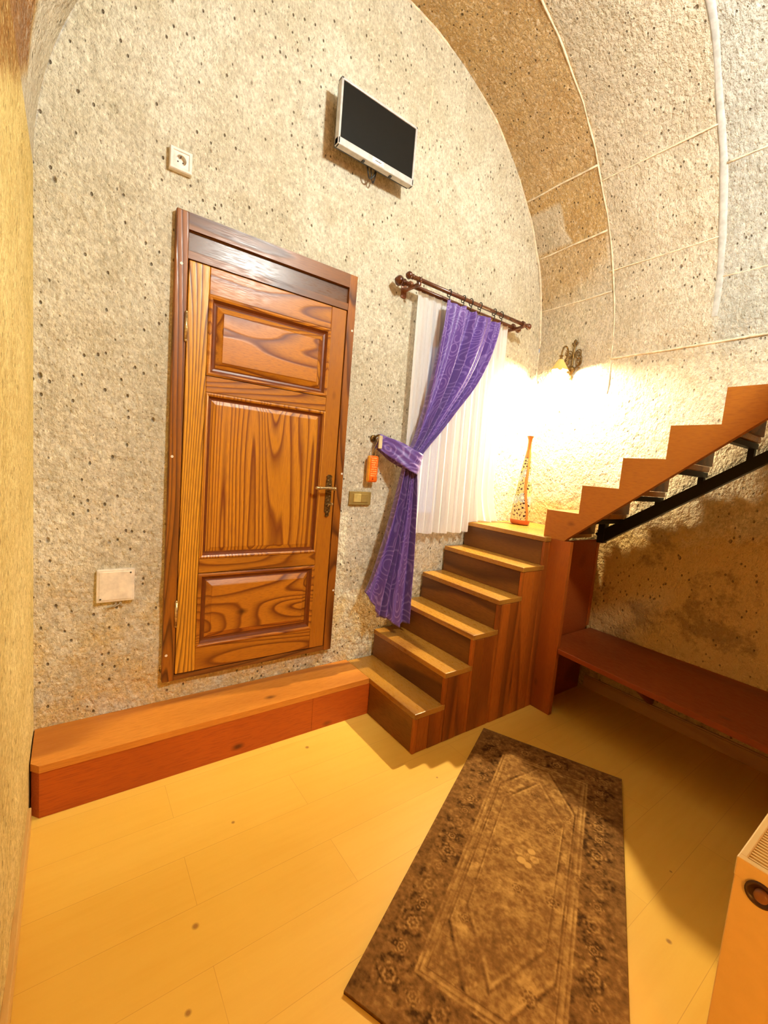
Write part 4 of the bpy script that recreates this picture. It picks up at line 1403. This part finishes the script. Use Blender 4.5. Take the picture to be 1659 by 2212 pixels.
# border flowers along each side
for v_ in np.arange(0.09, RL - 0.05, 0.075):
    for u_ in (0.087, RW - 0.087):
        rosette(u_ + rg.normal(0, 0.004), v_ + rg.normal(0, 0.004), 0.026 + 0.012 * (int(v_ / 0.075) % 2), 6, True, 0.85)
for u_ in np.arange(0.16, RW - 0.12, 0.075):
    for v_ in (0.087, RL - 0.087):
        rosette(u_, v_, 0.026 + 0.012 * (int(u_ / 0.075) % 2), 6, True, 0.85)
# central hexagon outlines
cu0, cv0 = RW / 2, 0.72
for sc_, val in ((1.0, 0.15), (0.97, 0.9), (0.78, 0.22), (0.75, 0.92)):
    a_, b_ = 0.155 * sc_, 0.43 * sc_
    hexd = np.maximum(np.abs(U - cu0) / a_, (np.abs(V - cv0) / b_) * 0.72 + 0.42 * np.abs(U - cu0) / a_)
    m = np.exp(-((hexd - 1) / 0.018) ** 2) * field
    tone = tone * (1 - 0.75 * m) + val * 0.75 * m
    if sc_ == 1.0: hex_in = hexd
# band of light cartouches between the hexagons
m = ss(0.80, 0.83, hex_in) * (1 - ss(0.93, 0.96, hex_in)) * (vf(U, V, 26, 40, 2) > 0.52) * field
tone = tone * (1 - 0.55 * m) + 0.95 * 0.55 * m
for (u_, v_, r_, k_, dk) in ((0.126, 0.715, 0.03, 6, True), (0.223, 0.902, 0.034, 8, True), (0.45, 0.822, 0.032, 8, True), (0.522, 0.687, 0.03, 6, True), (0.356, 1.026, 0.036, 8, True),
        (0.349, 0.69, 0.016, 4, False), (0.30, 0.55, 0.03, 8, True), (0.41, 0.52, 0.026, 8, True), (0.24, 0.73, 0.028, 8, True), (0.34, 0.84, 0.024, 6, True), (0.27, 1.13, 0.028, 6, True), (0.43, 1.14, 0.03, 8, True),
        (0.21, 0.40, 0.026, 6, True), (0.46, 0.42, 0.024, 6, True), (0.33, 0.36, 0.03, 8, True), (0.45, 0.96, 0.024, 6, True), (0.22, 1.03, 0.022, 6, True), (0.33, 0.26, 0.022, 6, True)):
    rosette(u_, v_, r_, k_, dk, 0.6)
# pale medallion blossom in the middle
for (du, dv, r_) in ((-0.03, -0.005, 0.018), (0.03, 0.0, 0.018), (-0.012, 0.028, 0.017), (0.014, -0.03, 0.016), (0.012, 0.036, 0.015)):
    d = np.hypot(U - 0.345 - du, (V - 0.695 - dv))
    m = (1 - ss(r_ * 0.7, r_, d))
    tone = tone * (1 - m) + 1.0 * m
# corner spandrels
sp = ((np.abs(U - cu0) / 0.16 + np.abs(V - RL / 2) / 0.52) > 1.35) * field
tone = tone - sp * 0.10 * (vf(U, V, 50, 61, 2) > 0.5)
# small motifs everywhere, wear and weft streaks
tone = tone - field * 0.45 * np.clip(vf(U, V, 48, 90, 3) - 0.5, 0, 1)
tone = tone + 0.25 * (vf(U * 0.35, V * 1.0, 130, 95, 2) - 0.5)
tone = tone + 0.22 * (vf(U, V, 9, 99, 3) - 0.45)
wear = vf(U, V, 14, 140, 4)
tone = tone + (0.50 - tone) * 0.75 * np.clip((wear - 0.40) / 0.18, 0, 1) * 0.8
tone = tone + 0.55 * (vf(U, V, 70, 150, 3) - 0.5) + 0.16 * (vf(U, V, 200, 160, 2) - 0.5)
tone = np.clip(tone, 0.04, 1.0)
c_d = np.array([0.045, 0.020, 0.007]); c_m = np.array([0.25, 0.125, 0.036]); c_l = np.array([0.60, 0.36, 0.105])
t3 = tone[..., None]
colr = np.where(t3 < 0.5, c_d + (c_m - c_d) * (t3 / 0.5), c_m + (c_l - c_m) * ((t3 - 0.5) / 0.5))
P = RA[None, None, :] + U[..., None] * RU + V[..., None] * RV
lift = 0.010 + 0.0012 * (vf(U, V, 5, 8, 2) - 0.5) + 0.001 * tone
co = np.concatenate([P, lift[..., None]], -1).reshape(-1, 3)
n1, n2 = nu_ + 1, nv_ + 1
faces = [(i * n2 + j, i * n2 + j + 1, (i + 1) * n2 + j + 1, (i + 1) * n2 + j) for i in range(nu_) for j in range(nv_)]
# side skirt down to the floor
loop = [i * n2 for i in range(n1)] + [(n1 - 1) * n2 + j for j in range(1, n2)] + [i * n2 + n2 - 1 for i in range(n1 - 2, -1, -1)] + [j for j in range(n2 - 2, 0, -1)]
base_i = len(co)
low = co[loop].copy(); low[:, 2] = 0.0005
co = np.vstack([co, low])
for q in range(len(loop)):
    q2 = (q + 1) % len(loop)
    faces.append((loop[q], loop[q2], base_i + q2, base_i + q))
me = bpy.data.meshes.new('rug'); me.from_pydata(co.tolist(), [], faces); me.materials.append(RUG)
ca = me.color_attributes.new('col', 'FLOAT_COLOR', 'POINT')
c4 = np.ones((len(co), 4)); c4[:base_i, :3] = colr.reshape(-1, 3); c4[base_i:, :3] = c_d * 1.6
ca.data.foreach_set('color', c4.reshape(-1).astype(np.float32))
for p in me.polygons: p.use_smooth = True
me.update()
tag(link(bpy.data.objects.new('rug', me)), 'worn brown oriental rug with floral border lying on the laminate floor', 'rug')

# ------------------------------------------------------------------ radiator at the lower right
hx0, hy0, hz = 1.302, -1.892, 0.60
ht_ = tag(empty('heater', (hx0 + 0.2, hy0 - 0.3, 0)), 'cream enamelled heater with slotted top and round dial at the lower right', 'heater')
HX1, HY1 = hx0 + 0.42, hy0 - 0.62
bm = bmesh.new()
box(bm, hx0 + 0.001, HX1 - 0.001, HY1 + 0.001, hy0 - 0.001, 0.02, hz - 0.045, 0.002)
rim = 0.016
box(bm, hx0, hx0 + rim, HY1, hy0, hz - 0.046, hz, 0.003)
box(bm, HX1 - rim, HX1, HY1, hy0, hz - 0.046, hz, 0.003)
box(bm, hx0 + rim - 0.003, HX1 - rim + 0.003, hy0 - rim, hy0 - 0.0004, hz - 0.046, hz, 0.003)
box(bm, hx0 + rim - 0.003, HX1 - rim + 0.003, HY1 + 0.0004, HY1 + rim, hz - 0.046, hz, 0.003)
for fx in (hx0 + 0.02, HX1 - 0.06):
    for fy in (hy0 - 0.06, HY1 + 0.02):
        box(bm, fx, fx + 0.04, fy, fy + 0.04, 0.001, 0.03)
obj('casing', bm, HEATER, ht_)
bm = bmesh.new()
x = hx0 + rim + 0.004
while x < HX1 - rim - 0.004:
    box(bm, x, x + 0.0045, HY1 + rim - 0.002, hy0 - rim + 0.002, hz - 0.012, hz - 0.002)
    x += 0.0112
obj('grille', bm, HEATER, ht_)
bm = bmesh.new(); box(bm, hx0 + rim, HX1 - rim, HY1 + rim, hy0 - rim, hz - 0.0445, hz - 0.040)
obj('grille_shade_sheet', bm, plain('slot_shade', (0.06, 0.02, 0.008), 0.7), ht_)  # dark sheet added to stand for the shade between the slats
dy_, dz_ = hy0 - 0.047, hz - 0.052
bm = bmesh.new(); lathe(bm, [(0.026, 0.001), (0.026, -0.004), (0.021, -0.005), (0.020, -0.002), (0.0, -0.001)], (hx0, dy_, dz_), 'X', 30, caps=False)
dl = obj('dial', bm, plain('dark_dial', (0.06, 0.022, 0.010), 0.4), ht_)
bm = bmesh.new(); lathe(bm, [(0.0125, 0.0), (0.0125, -0.012), (0.010, -0.014), (0.0, -0.014)], (hx0, dy_ - 0.003, dz_ + 0.003), 'X', 24, caps=False)
obj('knob', bm, plain('brown_knob', (0.22, 0.09, 0.035), 0.35), dl)
pbase(ht_)
